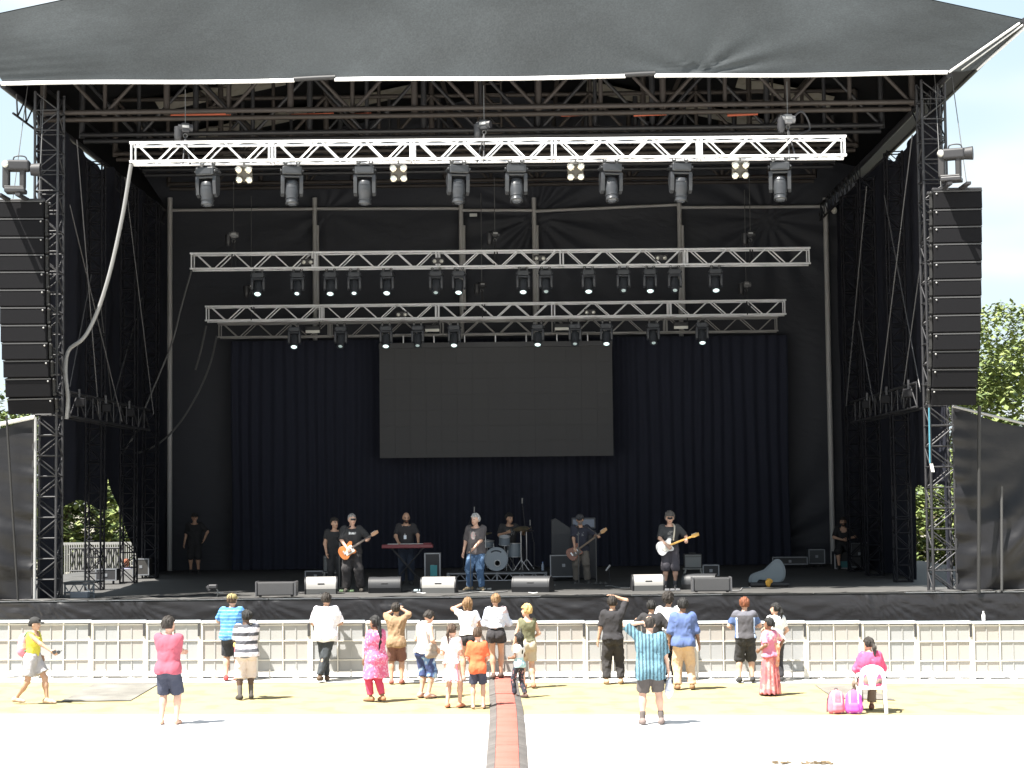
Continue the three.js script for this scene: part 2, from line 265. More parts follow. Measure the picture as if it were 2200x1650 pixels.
// ---------------------------------------------------------------- roof
const TOWERL = at(104, 760, -0.55).x, TOWERR = at(2013, 760, -0.55).x, HEMZ = 0.42, TOPZ = 0.62;
const hemL = at(8, 179, HEMZ), hemR = at(2036, 156, HEMZ), cornL = at(-78, 46, TOPZ), cornR = at(2203, 44, TOPZ), apex = at(1075, -200, TOPZ);
{
  const cloth = mat([0.054, 0.0625, 0.068], 0.7, 0, { specularIntensity: 0.6, map: rep(mottle, 0.12), bumpMap: rep(wrinkle, 0.16), bumpScale: 0.006 });
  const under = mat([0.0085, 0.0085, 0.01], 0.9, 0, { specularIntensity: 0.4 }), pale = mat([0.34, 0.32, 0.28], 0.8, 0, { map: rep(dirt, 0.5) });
  const t = thing('stage_roof', 'black fabric canopy roof with a deep front panel over the stage', 'roof');
  const topAt = (u) => u < 0.5 ? cornL.clone().lerp(apex, u * 2) : apex.clone().lerp(cornR, u * 2 - 1);
  part('front_panel', sheet(120, 40, (u, v) => {
    const p = hemL.clone().lerp(hemR, u).lerp(topAt(u), v), e = Math.sin(v * Math.PI);
    p.z += 0.05 * e * Math.sin(u * 9 + 1) + 0.02 * (fbm(u * 14, v * 3 + u * 4, 2) - 0.5) * e;
    const c = Math.hypot((u - 0.735) * 26, v * 6); p.z += 0.05 * Math.exp(-c * 0.8) * Math.sin(Math.atan2(v * 6, (u - 0.735) * 26 + 0.01) * 11);
    const c2 = Math.hypot((u - 0.03) * 20, v * 5); p.z += 0.008 * Math.exp(-c2) * Math.sin(v * 60);
    return p;
  }), cloth, t);
  // bright rolled hem in lengths, with two dark sleeves
  const hemAt = (px) => { const u = (px - 8) / (2036 - 8); return hemL.clone().lerp(hemR, u).add(V(0, -0.02 + 0.015 * Math.sin(px * 0.01), 0.05)); };
  const hemM = mat([0.78, 0.78, 0.78], 0.45);
  for (const [a, b] of [[4, 636], [722, 1346], [1408, 2034]]) { const pts = []; for (let i = 0; i <= 8; i++) pts.push(hemAt(a + (b - a) * i / 8)); part('hem_tube', tube(pts, 0.045, 40, 10), hemM, t); }
  for (const [a, b] of [[634, 724], [1344, 1410]]) part('hem_sleeve', tube([hemAt(a).add(V(0, 0.02, 0)), hemAt((a + b) / 2).add(V(0, 0.035, 0)), hemAt(b).add(V(0, 0.045, 0))], 0.055, 10, 10), M.black, t);
  // side valances: sloping cloth from the eave to the gutter beam, both sides
  const back = -18.6;
  for (const s of [-1, 1]) {
    const e = s < 0 ? cornL : cornR, h = s < 0 ? hemL : hemR;
    part('side_valance', sheet(30, 6, (u, v) => { const p = e.clone().lerp(h, v); p.z = p.z + (back - p.z) * u; p.x += s * 0.02 * Math.sin(u * 40 + v * 5); return p; }), under, t);
    part('gutter_beam', bar(h.clone().add(V(s * 0.05, -0.03, -0.1)), V(h.x + s * 0.05, h.y - 0.03, back), 0.07), M.steel, t);
    part('eave_beam', bar(e.clone(), V(e.x, e.y, back), 0.08), M.steel, t);
    const g = sheet(30, 30, (u, v) => { const p = e.clone().lerp(apex, v); p.z = TOPZ + (back - TOPZ) * u; p.y += 0.02; return p; });
    part('roof_sheet', g, under, t);
    // eave lattice
    const lat = []; for (let i = 0; i < 26; i++) { if (i > 3 && i < 14) continue; const z0 = -0.4 - i * 0.7, z1 = z0 - 0.7; lat.push(bar(V(h.x - s * 0.05, h.y - 0.05, z0), V(h.x + s * 0.02, h.y - 0.5, (z0 + z1) / 2), 0.02, 5), bar(V(h.x + s * 0.02, h.y - 0.5, (z0 + z1) / 2), V(h.x - s * 0.05, h.y - 0.05, z1), 0.02, 5)); }
    lat.push(bar(V(h.x + s * 0.02, h.y - 0.5, -0.4), V(h.x + s * 0.02, h.y - 0.5, back), 0.03, 6));
    part('eave_lattice', merge(lat), M.steel, t);
  }
  // return flap with pale edging at the right corner
  const f0 = hemR.clone().add(V(0.02, 0, 0.02)), f1 = at(2098, 150, 0.2), f2 = cornR.clone().add(V(-0.02, -0.05, 0.03));
  part('corner_flap', sheet(14, 10, (u, v) => { const p = f0.clone().lerp(f1, u).lerp(f2, v); p.z += 0.05 * Math.sin(u * 9) * (1 - v); return p; }), cloth, t);
  const pipe = mat([0.5, 0.5, 0.5], 0.5);
  part('edge_piping', bar(f0, f2.clone().add(V(-0.12, -0.02, 0.02)), 0.028), pipe, t); part('edge_piping', bar(f1, f2.clone().add(V(0.02, -0.1, 0.02)), 0.03), pipe, t); part('edge_piping', bar(at(2065, 150, 0.35), f2.clone().add(V(-0.05, -0.06, 0.03)), 0.02), pipe, t);
  // pale boards under the roof slopes
  const rise = (x) => { const e = x < apex.x ? cornL : cornR; const k = (x - e.x) / (apex.x - e.x); return e.y + (apex.y - e.y) * k; };
  for (const [z, xs] of [[-8.8, [[-9.4, -5.9], [-3.4, -0.9], [2.4, 5.4], [6.6, 9.2]]], [-13.2, [[-9.2, -5.6], [-5.0, -2.6], [2.6, 4.6], [5.4, 9.0]]], [-16.8, [[-9.4, -6.0], [6.2, 9.2]]]])
    for (const [xa, xb] of xs) part('ceiling_board', sheet(6, 2, (u, v) => { const x = xa + (xb - xa) * u; return V(x, rise(x) - 0.18 - 0.12 * v, z - 0.9 * v); }), pale, t);
}
// roof trusses across the span, one after another towards the back
{
  const ycF = at(1060, 238, -1.0).y, ycB = at(1060, 392, -15.4).y, yAt = (z) => ycF + (ycB - ycF) * (-1 - z) / 14.4, yc0 = ycF, spanL = hemL.x + 0.5, spanR = hemR.x - 0.5, zs = [-1.0, -4.6, -8.2, -11.8, -15.4];
  const nm = ['nearest the front panel', 'second from the front panel', 'third from the front panel', 'fourth from the front panel', 'rearmost above the backdrop'];
  zs.forEach((z, i) => {
    const t = thing('roof_truss', `dark steel roof truss under the canopy, ${nm[i]}`, 'truss', null, 0, 'steel trusses carrying the canopy');
    const yc = yAt(z), n = 14, w = (spanR - spanL) / n, hgt = 1.55, m = i % 2 ? M.steel : M.rust;
    for (const dz of [-0.16, 0.16]) { rod('lower_chord', V(spanL, yc + dz * 0.3, z + dz), V(spanR, yc + dz * 0.3, z + dz), 0.06, m, t); }
    rod('upper_chord', V(spanL, yc + hgt, z), V(spanR, yc + hgt, z), 0.06, m, t);
    for (let k = 0; k <= n; k++) { const x = spanL + k * w; rod('upright', V(x, yc, z), V(x, yc + hgt + (k > 1 && k < n - 1 ? 0.5 : 0), z), k % 2 ? 0.05 : 0.075, m, t); if (k < n) { const up = k < n / 2 ? k % 2 : (k + 1) % 2; rod('brace', V(x, yc + (up ? 0 : hgt), z + 0.08), V(x + w, yc + (up ? hgt : 0), z + 0.08), 0.045, m, t); } }
    if (i === 1) for (const [a, b] of [[372, 500], [630, 720], [735, 800], [880, 1000], [1085, 1150], [1205, 1280], [1360, 1430], [1560, 1625]]) { const p = at(a, 253, z), q = at(b, 250, z); part('orange_sling', bar(p.clone().add(V(0, 0, 0.3)), q.clone().add(V(0, 0, 0.3)), 0.035), mat([0.42, 0.1, 0.05], 0.7), t); }
  });
  for (const [px, i] of [[470, 0], [1052, 1], [1635, 2]]) { // ladders standing up in the roof
    const yc = yAt(-6.4), x = xAt(px, -6.4, 240), t = thing('roof_ladder', ['dark ladder rising between roof trusses at left', 'dark ladder rising under the roof ridge', 'dark ladder rising between roof trusses at right'][i], 'ladder');
    for (const s of [-1, 1]) rod('stile', V(x + s * 0.3, yc + 0.1, -6.4), V(x + s * 0.3, yc + 2.6, -6.4), 0.03, M.rust, t);
    for (let k = 0; k < 9; k++) rod('rung', V(x - 0.3, yc + 0.25 + k * 0.26, -6.4), V(x + 0.3, yc + 0.25 + k * 0.26, -6.4), 0.018, M.rust, t);
  }
  // purlins running front to back
  [-8, -4.6, -1.4, 1.6, 4.8, 8.2].forEach((x, i) => single('roof_purlin', bar(V(x, yAt(0) + 1.68, 0.2), V(x, yAt(-18) + 1.68, -18.4), 0.06), M.rust, `steel purlin running front to back under the canopy, ${ORD[i]} from the left`, 'beam', 'purlins of the roof frame'));
}
// ---------------------------------------------------------------- towers, walls, backdrop
const ROOFY = hemL.y - 0.1;
mast('stage_tower', 'black lattice tower at the left front corner of the stage', TOWERL, -0.55, DECK, ROOFY, 0.52, M.steel, 0.46, true, 0.032, 0.017);
mast('stage_tower', 'black lattice tower at the right front corner of the stage', TOWERR, -0.55, DECK, hemR.y - 0.1, 0.52, M.steel, 0.46, true, 0.032, 0.017);
{
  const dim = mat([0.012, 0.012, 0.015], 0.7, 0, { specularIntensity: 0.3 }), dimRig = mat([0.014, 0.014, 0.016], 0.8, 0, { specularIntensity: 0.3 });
  [-5.2, -9.0, -11.8].forEach((z, i) => {
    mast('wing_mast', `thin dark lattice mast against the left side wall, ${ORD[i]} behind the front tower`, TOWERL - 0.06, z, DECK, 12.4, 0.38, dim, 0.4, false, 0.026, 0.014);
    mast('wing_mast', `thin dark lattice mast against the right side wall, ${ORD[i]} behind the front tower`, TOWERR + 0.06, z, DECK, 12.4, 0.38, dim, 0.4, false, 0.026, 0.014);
  });
  // side walls of black tarpaulin with a torn-open lower corner each
  const wall = (s, label) => {
    const x = (s < 0 ? TOWERL : TOWERR) + s * 0.75, z0 = -0.9, z1 = -17.8, top0 = (s < 0 ? hemL.y : hemR.y) + 0.02;
    const hole = s < 0 ? (z) => z > -3.2 ? 0 : z > -9.4 ? 3.72 - 0.14 * Math.sin((z + 4) * 0.9) : z > -13.8 ? 4.5 - (-(z + 9.4)) * 0.62 : 0 : (z) => z > -1.6 ? 0 : z > -6.4 ? 3.95 + 0.06 * Math.sin(z * 2) : 0;
    const g = sheet(150, 110, (u, v) => {
      const z = z0 + (z1 - z0) * u, lo = Math.max(0, hole(z)), top = top0 - 0.32 * sst(-2.2, -3, z) * sst(-10, -8.5, z), y = lo + (top - lo) * v;
      return V(x - s * 0.42 * (1 - sst(-1, -9, z)) + s * 0.04 * Math.sin(z * 3.1 + 0.3 * y) * (0.5 + 0.5 * v) + 0.08 * (fbm(z * 0.7, y * 0.5, 3) - 0.5), y, z);
    });
    single('side_wall', g, mat([0.021, 0.0225, 0.032], 0.65, 0, { specularIntensity: 0.4, bumpMap: rep(wrinkle, 0.25), bumpScale: 0.02 }), label, 'side wall');
  };
  wall(-1, 'black tarpaulin side wall of the left wing, open at the foot');
  wall(1, 'black tarpaulin side wall of the right wing, open at the foot');
  // diagonal guy wires in the wings
  const G = [[[150, 440, -2.5], [262, 905, -5.5], 'l'], [[165, 300, -2], [212, 890, -4], 'l'], [[268, 380, -8], [330, 890, -10], 'l'], [[214, 640, -4], [240, 860, -8], 'l'], [[196, 590, -4], [150, 830, -1.5], 'l'], [[305, 640, -11], [240, 870, -7], 'l'],
    [[1960, 290, -1.2], [1890, 860, -4], 'r'], [[1862, 400, -5], [1818, 872, -8.5], 'r'], [[1900, 420, -4.5], [1978, 842, -1.5], 'r'], [[1990, 480, -1.4], [1937, 862, -2.8], 'r'], [[1845, 690, -6.5], [1876, 862, -5], 'r']];
  G.forEach(([a, b, s], i) => single('guy_wire', bar(at(...a), at(...b), 0.016, 6), mat([0.1, 0.1, 0.105], 0.45, 0.3), `thin slanting guy wire in the ${s === 'l' ? 'left' : 'right'} wing, ${ORD[s === 'l' ? i : i - 6]} of its side`, 'wire', 'guy wires in the wings'));
  // side lighting beams across the wings at head height above the deck
  for (const s of [-1, 1]) {
    const x = s < 0 ? TOWERL + 0.1 : TOWERR - 0.1, t = thing('wing_beam', `dark lattice beam running back along the ${s < 0 ? 'left' : 'right'} wing`, 'truss'), y = 5.75, zA = -0.9, zB = -9.5;
    for (const dy of [0, 0.55]) for (const dx of [0, 0.3]) rod('chord', V(x - s * dx, y + dy, zA), V(x - s * dx, y + dy, zB), 0.03, M.steel, t);
    for (let k = 0; k < 12; k++) { const z = zA + (zB - zA) * k / 12, z2 = zA + (zB - zA) * (k + 1) / 12; rod('brace', V(x - s * 0.3, y + (k % 2) * 0.55, z), V(x - s * 0.3, y + ((k + 1) % 2) * 0.55, z2), 0.018, M.steel, t); rod('upright', V(x - s * 0.3, y, z), V(x - s * 0.3, y + 0.55, z), 0.018, M.steel, t); }
    for (let k = 0; k < 3; k++) { // small floodlights clamped on it
      const f = thing('wing_floodlight', `small dark floodlight clamped to the ${s < 0 ? 'left' : 'right'} wing beam, ${['nearest the tower', 'in the middle', 'farthest back'][k]}`, 'floodlight', V(x - s * 0.34, y + 0.35, -1.6 - 2.6 * k), s * -0.4, 'floodlights on the wing beams');
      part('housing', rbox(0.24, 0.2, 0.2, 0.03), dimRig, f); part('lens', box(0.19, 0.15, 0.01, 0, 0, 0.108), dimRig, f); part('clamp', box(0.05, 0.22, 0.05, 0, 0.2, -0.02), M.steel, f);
    }
  }
}
{ // rear wall with its frame of grey poles
  const zb = -17.75, zl = cornL.x + 0.1, zr = cornR.x - 0.1, tarp = (c) => mat(c, 0.6, 0, { specularIntensity: 0.45, bumpMap: rep(wrinkle, 0.3), bumpScale: 0.03 });
  const swag = (x, y) => { // gathered folds fanning from the top of the fifth bay
    let z = 0; for (const [px, py, n, a] of [[1150, 465, 16, 0.09], [1650, 470, 14, 0.07], [1640, 1180, 13, 0.08], [700, 455, 11, 0.03]]) { const p = at(px, py, zb), dx = x - p.x, dy = y - p.y, r = Math.hypot(dx, dy); z += a * Math.exp(-r * 0.4) * Math.sin(Math.atan2(dy, dx) * n) * sst(0, 0.4, r); }
    return z;
  };
  single('rear_wall', sheet(280, 170, (u, v) => { const x = zl + (zr - zl) * u, e = x < apex.x ? cornL : cornR, k = (x - apex.x) / (e.x - apex.x), y = DECK + (apex.y + (e.y - apex.y) * k + 0.12 - DECK) * v; return V(x, y, zb + swag(x, y) + 0.06 * (fbm(x * 0.8, y * 0.4, 7) - 0.5)); }), tarp([0.038, 0.04, 0.048]), 'creased black tarpaulin closing the back of the stage', 'rear wall');
  const t = thing('backdrop_frame', 'frame of pale grey poles standing before the rear tarpaulin', 'frame'), zf = zb + 0.32;
  const greyPole = mat([0.4, 0.39, 0.38], 0.5);
  const posts = [[365, 425, 1], [676, 425, 0], [990, 425, 0], [1147, 425, 0], [1459, 425, 0], [1773, 425, 1]];
  posts.forEach(([px, py, full]) => { const a = at(px, py, zf); rod('post', V(a.x, a.y, zf), V(a.x, DECK, zf), full ? 0.085 : 0.075, greyPole, t); if (!full) rod('splice_tube', V(a.x + 0.09, a.y - 0.9, zf + 0.02), V(a.x + 0.09, a.y - 3.6, zf + 0.02), 0.05, greyPole, t); });
  const lv = [[365, 452, 676, 449], [676, 449, 990, 448], [990, 452, 1147, 452], [1147, 454, 1459, 440], [1459, 446, 1773, 444]];
  for (const [a, b, c, d] of lv) rod('cross_pole', at(a, b, zf).add(V(0.05, 0, 0.02)), at(c, d, zf).add(V(-0.05, 0, 0.02)), 0.05, greyPole, t);
  single('wall_sign', box(0.24, 0.1, 0.02).translate(...at(1017, 462, zb + 0.2).toArray()), mat([0.6, 0.6, 0.58], 0.6), 'small white tag on the rear tarpaulin between the middle poles', 'sign');
  single('wing_lamp', new THREE.SphereGeometry(0.1, 14, 10).scale(1, 1.2, 0.7).translate(...at(1792, 452, zf - 0.2).toArray()), mat([0.7, 0.68, 0.6], 0.35), 'small pale work lamp beside the right end pole', 'lamp');
  single('wing_lamp', new THREE.SphereGeometry(0.1, 14, 10).scale(1, 1.2, 0.7).translate(...at(309, 460, zf - 0.2).toArray()), mat([0.3, 0.3, 0.29], 0.35), 'small dull work lamp beside the left end pole', 'lamp');
}
{ // pleated backcloth
  const z = -17.0, a = at(497, 735, z), b = at(1690, 722, z), N = 620;
  const g = sheet(N, 14, (u, v) => { const x = a.x + (b.x - a.x) * u; return V(x + 0.02 * Math.sin(v * 6 + u * 40), DECK + 0.02 + (a.y - DECK) * v, z + 0.055 * Math.sin(u * 330 + 1.2 * Math.sin(u * 37) + 0.4 * v) * (1 - 0.3 * v)); });
  single('backcloth', g, mat([0.025, 0.0275, 0.041], 0.95, 0, { specularIntensity: 0.3 }), 'pleated matt black backcloth hanging behind the band', 'curtain');
}
// ---------------------------------------------------------------- light trusses
const FT = boxTruss('light_truss', 'brightly sunlit aluminium light truss at the front of the stage', [283, 331], [1815, 317], 0.12, 0.42, [10, 10, 10, 10.3, 10.3], () => 6, 0.031, 0.02, M.alu);
const MT = boxTruss('light_truss', 'aluminium light truss hanging over mid stage, third up from the screen', [411, 563], [1739, 551], -11.6, 0.44, [10, 10, 10, 10, 10], () => 6, 0.03, 0.019, M.alu);
const RT = boxTruss('light_truss', 'aluminium light truss above the screen, upper of the two rear ones', [443, 675], [1687, 661], -14.2, 0.42, [10, 10, 10, 10, 10], () => 6, 0.029, 0.018, M.alu);
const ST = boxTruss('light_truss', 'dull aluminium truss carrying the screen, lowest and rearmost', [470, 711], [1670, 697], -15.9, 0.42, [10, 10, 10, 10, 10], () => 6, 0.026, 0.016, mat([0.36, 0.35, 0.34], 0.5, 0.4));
{ // LED screen hung under the rear truss
  const z = -15.95, tl = at(815, 749, z), br = at(1318, 979, z), w = br.x - tl.x, h = tl.y - br.y, t = thing('led_screen', 'large switched-off grey video screen above the band', 'screen', V(tl.x, br.y, z));
  const face = [0, 1, 2].map((i) => mat([0.071 + 0.001 * i, 0.071 + 0.001 * i, 0.074 + 0.001 * i], 0.85)), nx = 15, ny = 7;
  const pg = box(w / nx - 0.003, h / ny - 0.003, 0.07);
  for (let j = 0; j < ny; j++) for (let i = 0; i < nx; i++) part('panel', pg, face[Math.floor(hash(i, j) * 3)], t, V((i + 0.5) * w / nx, (j + 0.5) * h / ny, 0.003 * (hash(i, j, 4) - 0.5)));
  part('header_beam', box(w + 0.02, 0.16, 0.09, w / 2, h + 0.085, 0), M.rig, t);
  rod('hanging_bar', V(0.5, h + 0.42, 0.05), V(w - 0.5, h + 0.42, 0.05), 0.03, M.alu, t);
  for (let k = 0; k < 7; k++) rod('hanger', V(0.75 + k * (w - 1.5) / 6, h + 0.16, 0.05), V(0.75 + k * (w - 1.5) / 6, h + 0.44, 0.05), 0.02, M.alu, t);
}
// ---------------------------------------------------------------- moving heads and other lamps
function movingHead(s, tilt, glow, glowSize, m, lensM) { // hung from the top: origin at the clamps
  const t = new THREE.Group();
  for (const k of [-1, 1]) { part('clamp', merge([box(0.05 * s, 0.09 * s, 0.05 * s), new THREE.TorusGeometry(0.035 * s, 0.014 * s, 6, 12).translate(0, 0.05 * s, 0)]), M.chain, t, V(k * 0.13 * s, -0.035 * s, 0)); }
  part('base', merge([rbox(0.40 * s, 0.17 * s, 0.34 * s, 0.025 * s, 0, -0.165 * s, 0), box(0.30 * s, 0.10 * s, 0.01, 0, -0.165 * s, 0.173 * s), rbox(0.05 * s, 0.05 * s, 0.3 * s, 0.02 * s, -0.22 * s, -0.165 * s, 0), rbox(0.05 * s, 0.05 * s, 0.3 * s, 0.02 * s, 0.22 * s, -0.165 * s, 0)]), m, t);
  const arm = (k) => new THREE.ExtrudeGeometry(new THREE.Shape([[-0.09, 0], [0.09, 0], [0.105, -0.12], [0.075, -0.36], [0, -0.41], [-0.075, -0.36], [-0.105, -0.12]].map(([x, y]) => new THREE.Vector2(x * s, y * s))), { depth: 0.055 * s, bevelEnabled: true, bevelSize: 0.012 * s, bevelThickness: 0.012 * s, bevelSegments: 2 }).rotateY(Math.PI / 2).translate(k * 0.19 * s - 0.0275 * s, -0.27 * s, 0);
  const yoke = part('yoke', merge([rbox(0.44 * s, 0.05 * s, 0.2 * s, 0.02 * s, 0, -0.28 * s, 0), arm(-1), arm(1)]), m, t);
  const head = new THREE.Group(); head.name = 'head'; t.add(head); head.position.set(0, -0.56 * s, 0); head.rotation.x = tilt;
  part('housing', merge([lathe([[0.0, 0.2], [0.10, 0.2], [0.145, 0.17], [0.155, 0.05], [0.15, -0.08], [0.13, -0.13], [0.125, -0.25], [0.135, -0.27], [0.135, -0.3], [0.11, -0.3]].map(([x, y]) => [x * s, y * s]), 18), cyl(0.159 * s, 0.012 * s, 18, 0, 0.1 * s), cyl(0.157 * s, 0.012 * s, 18, 0, 0.02 * s), cyl(0.14 * s, 0.014 * s, 18, 0, -0.19 * s)]), m, head);
  part('lens', new THREE.SphereGeometry(glowSize * s, 14, 8, 0, 6.3, Math.PI / 2, Math.PI / 2).scale(1, 0.5, 1).translate(0, -0.275 * s, 0), lensM, head);
  return t;
}
const lensOff = mat([0.12, 0.13, 0.15], 0.1, 0.4), lensOn = mat([0.9, 0.95, 0.95], 0.3, 0, { emissive: rgb([0.75, 1, 0.96]), emissiveIntensity: 0.32 }), lensDim = mat([0.5, 0.55, 0.55], 0.3, 0, { emissive: rgb([0.75, 1, 0.96]), emissiveIntensity: 0.06 });
const sheen = mat([0.032, 0.034, 0.038], 0.33), dimBody = mat([0.05, 0.055, 0.065], 0.5);
{
  let n = 0;
  for (const px of [447, 628, 785, 985, 1110, 1313, 1462, 1675]) {
    const u = (px - 283) / (1815 - 283), p = FT.a.clone().lerp(FT.b, u); p.y -= 0.25; const t = movingHead(1.08, (hash(n, 3) - 0.5) * 0.5 - 0.1, false, 0.11, sheen, lensOff);
    t.name = numbered('moving_head'); scene.add(t); t.position.copy(p); t.rotation.y = (hash(n, 8) - 0.5) * 0.7; tag(t, `grey moving head lamp under the sunlit front truss, ${ORD[n]} from the left`, 'stage light', 'moving heads under the front truss'); n++;
  }
  n = 0;
  const rowLamps = (list, T, pa, pb, dy, label, group, s) => list.forEach(([px, lit], i) => {
    const u = (px - pa) / (pb - pa), p = T.a.clone().lerp(T.b, u); p.y -= dy; const t = movingHead(s, -0.55 + (hash(i, 2) - 0.5) * 0.1, true, lit > 1 ? 0.11 : 0.075, dimBody, lit ? lensOn : lensDim);
    t.name = numbered('moving_head'); scene.add(t); t.position.copy(p); t.rotation.y = (hash(i, 5) - 0.5) * 0.16; tag(t, `${label}, ${ORD[i]} from the left`, 'stage light', group);
  });
  rowLamps([[555, 2], [640, 1], [711, 2], [762, 1], [833, 2], [938, 0], [987, 2], [1125, 2], [1173, 0], [1265, 2], [1340, 0], [1397, 2], [1450, 0], [1537, 2]], MT, 411, 1739, 0.27, 'dark moving head lamp under the mid stage truss', 'moving heads under the mid truss', 0.86);
  rowLamps([[633, 2], [733, 0], [830, 2], [898, 0], [977, 2], [1156, 2], [1236, 0], [1303, 2], [1403, 0], [1508, 2]], RT, 443, 1687, 0.36, 'dark moving head lamp above the screen', 'moving heads under the rear truss', 0.84);
}
{ // four-lamp blinders under the front truss, two-lamp ones inside the rear trusses, floods under the screen truss
  const bowl = mat([0.95, 0.9, 0.78], 0.22, 1), plate = mat([0.06, 0.055, 0.045], 0.6);
  const bowlG = lathe([[0.0, 0.05], [0.04, 0.045], [0.072, 0.02], [0.086, 0], [0.086, -0.06], [0.06, -0.1], [0, -0.1]], 20).rotateX(Math.PI / 2);
  [526, 858, 1238, 1590].forEach((px, i) => {
    const p = FT.a.clone().lerp(FT.b, (px - 283) / 1532), t = thing('blinder_light', `square blinder with four round cream lamps under the front truss, ${ORD[i]} from the left`, 'stage light', p.add(V(0, -0.5, 0.05)), (hash(i, 2) - 0.5) * 0.3, 'blinders under the front truss'); t.rotation.x = 0.38;
    part('housing', merge([rbox(0.36, 0.36, 0.05, 0.04, 0, 0, -0.05)]), plate, t);
    for (const a of [-1, 1]) for (const b of [-1, 1]) part('lamp', bowlG, bowl, t, V(a * 0.115, b * 0.115, 0.04));
    part('hook', merge([box(0.04, 0.2, 0.04, 0, 0.26, -0.05), box(0.2, 0.03, 0.03, 0, 0.19, -0.03)]), M.chain, t);
  });
  const small = lathe([[0, 0.03], [0.04, 0.02], [0.055, 0], [0.055, -0.08], [0, -0.08]], 14).rotateX(Math.PI / 2), T2 = [[660, 563, MT.a.z, 'in the mid stage truss, first from the left'], [941, 561, MT.a.z, 'in the mid stage truss, second from the left'], [1160, 555, MT.a.z, 'in the mid stage truss, third from the left'], [1421, 554, MT.a.z, 'in the mid stage truss, fourth from the left'], [863, 676, RT.a.z, 'in the upper rear truss, left of the chain hoist'], [1268, 671, RT.a.z, 'in the upper rear truss, right of the chain hoist']];
  T2.forEach(([px, py, z, l]) => { const p = at(px, py, z + 0.3), t = thing('blinder_light', `small twin lamp ${l}`, 'stage light', p, 0, 'twin lamps in the rear trusses'); t.rotation.x = 0.35; for (const s of [-1, 1]) part('lamp', small, mat([0.8, 0.78, 0.72], 0.35, 0.6), t, V(s * 0.1, 0, 0.02)); part('housing', rbox(0.36, 0.17, 0.07, 0.02, 0, 0, -0.05), M.rig, t); });
  [[672, 712], [929, 709], [1207, 706], [1463, 703]].forEach(([px, py], i) => { const t = thing('flood_light', `flat white flood light in the screen truss, ${ORD[i]} from the left`, 'stage light', at(px, py, -15.5), 0, 'flood lights in the screen truss'); part('housing', rbox(0.46, 0.2, 0.12, 0.02, 0, 0.06, -0.04), M.rig, t); part('reflector', box(0.43, 0.085, 0.02, 0, -0.01, 0.035), mat([0.75, 0.73, 0.66], 0.4, 0.3), t); part('bracket', box(0.03, 0.2, 0.03, 0.2, 0.2, -0.04), M.steel, t); });
}
// ---------------------------------------------------------------- chain hoists
{
  const spots = [[398, 275, 335, 0.12, 'over the left end of the front truss'], [1040, 268, 330, 0.12, 'over the middle of the front truss'], [1692, 256, 325, 0.12, 'over the right end of the front truss'], [502, 505, 560, -11.6, 'over the left end of the mid truss'], [1063, 503, 556, -11.6, 'over the middle of the mid truss'], [1612, 503, 552, -11.6, 'over the right end of the mid truss'], [540, 617, 674, -14.2, 'over the left end of the upper rear truss'], [1035, 612, 668, -14.2, 'over the middle of the upper rear truss'], [1603, 611, 662, -14.2, 'over the right end of the upper rear truss']];
  spots.forEach(([px, py, pt, z, l], i) => {
    const p = at(px, py, z), q = at(px, pt, z), t = thing('chain_hoist', `chain hoist ${l}`, 'hoist', p, (hash(i, 1) - 0.5), 'chain hoists holding the light trusses'), k = z > -2 ? 1 : 0.85;
    part('motor', merge([rbox(0.2 * k, 0.22 * k, 0.16 * k, 0.04, 0, 0, 0), new THREE.CylinderGeometry(0.085 * k, 0.085 * k, 0.32 * k, 14).rotateZ(Math.PI / 2)]), i === 2 || i === 3 || i === 8 ? mat([0.16, 0.16, 0.165], 0.5) : M.rig, t);
    part('label_plate', box(0.15 * k, 0.055 * k, 0.01, 0, 0.02, 0.09 * k), mat([0.3, 0.3, 0.3], 0.6), t);
    part('hook', new THREE.TorusGeometry(0.045, 0.014, 6, 14).translate(0, -0.17, 0), M.chain, t);
    part('chain_bag', lathe([[0, -0.34], [0.07, -0.33], [0.09, -0.2], [0.085, 0]], 10).translate(-0.16, 0.02, 0), M.rig, t);
    part('lift_chain', bar(V(0, 0.1, 0), V(0, 13.0 - p.y, 0), 0.012, 5), M.chain, t);
    part('sling', merge([bar(V(0, -0.2, 0), V(-0.08, q.y - p.y - 0.22, 0.22), 0.02, 6), bar(V(0, -0.2, 0), V(0.08, q.y - p.y - 0.22, 0.22), 0.02, 6)]), M.cable, t);
  });
}
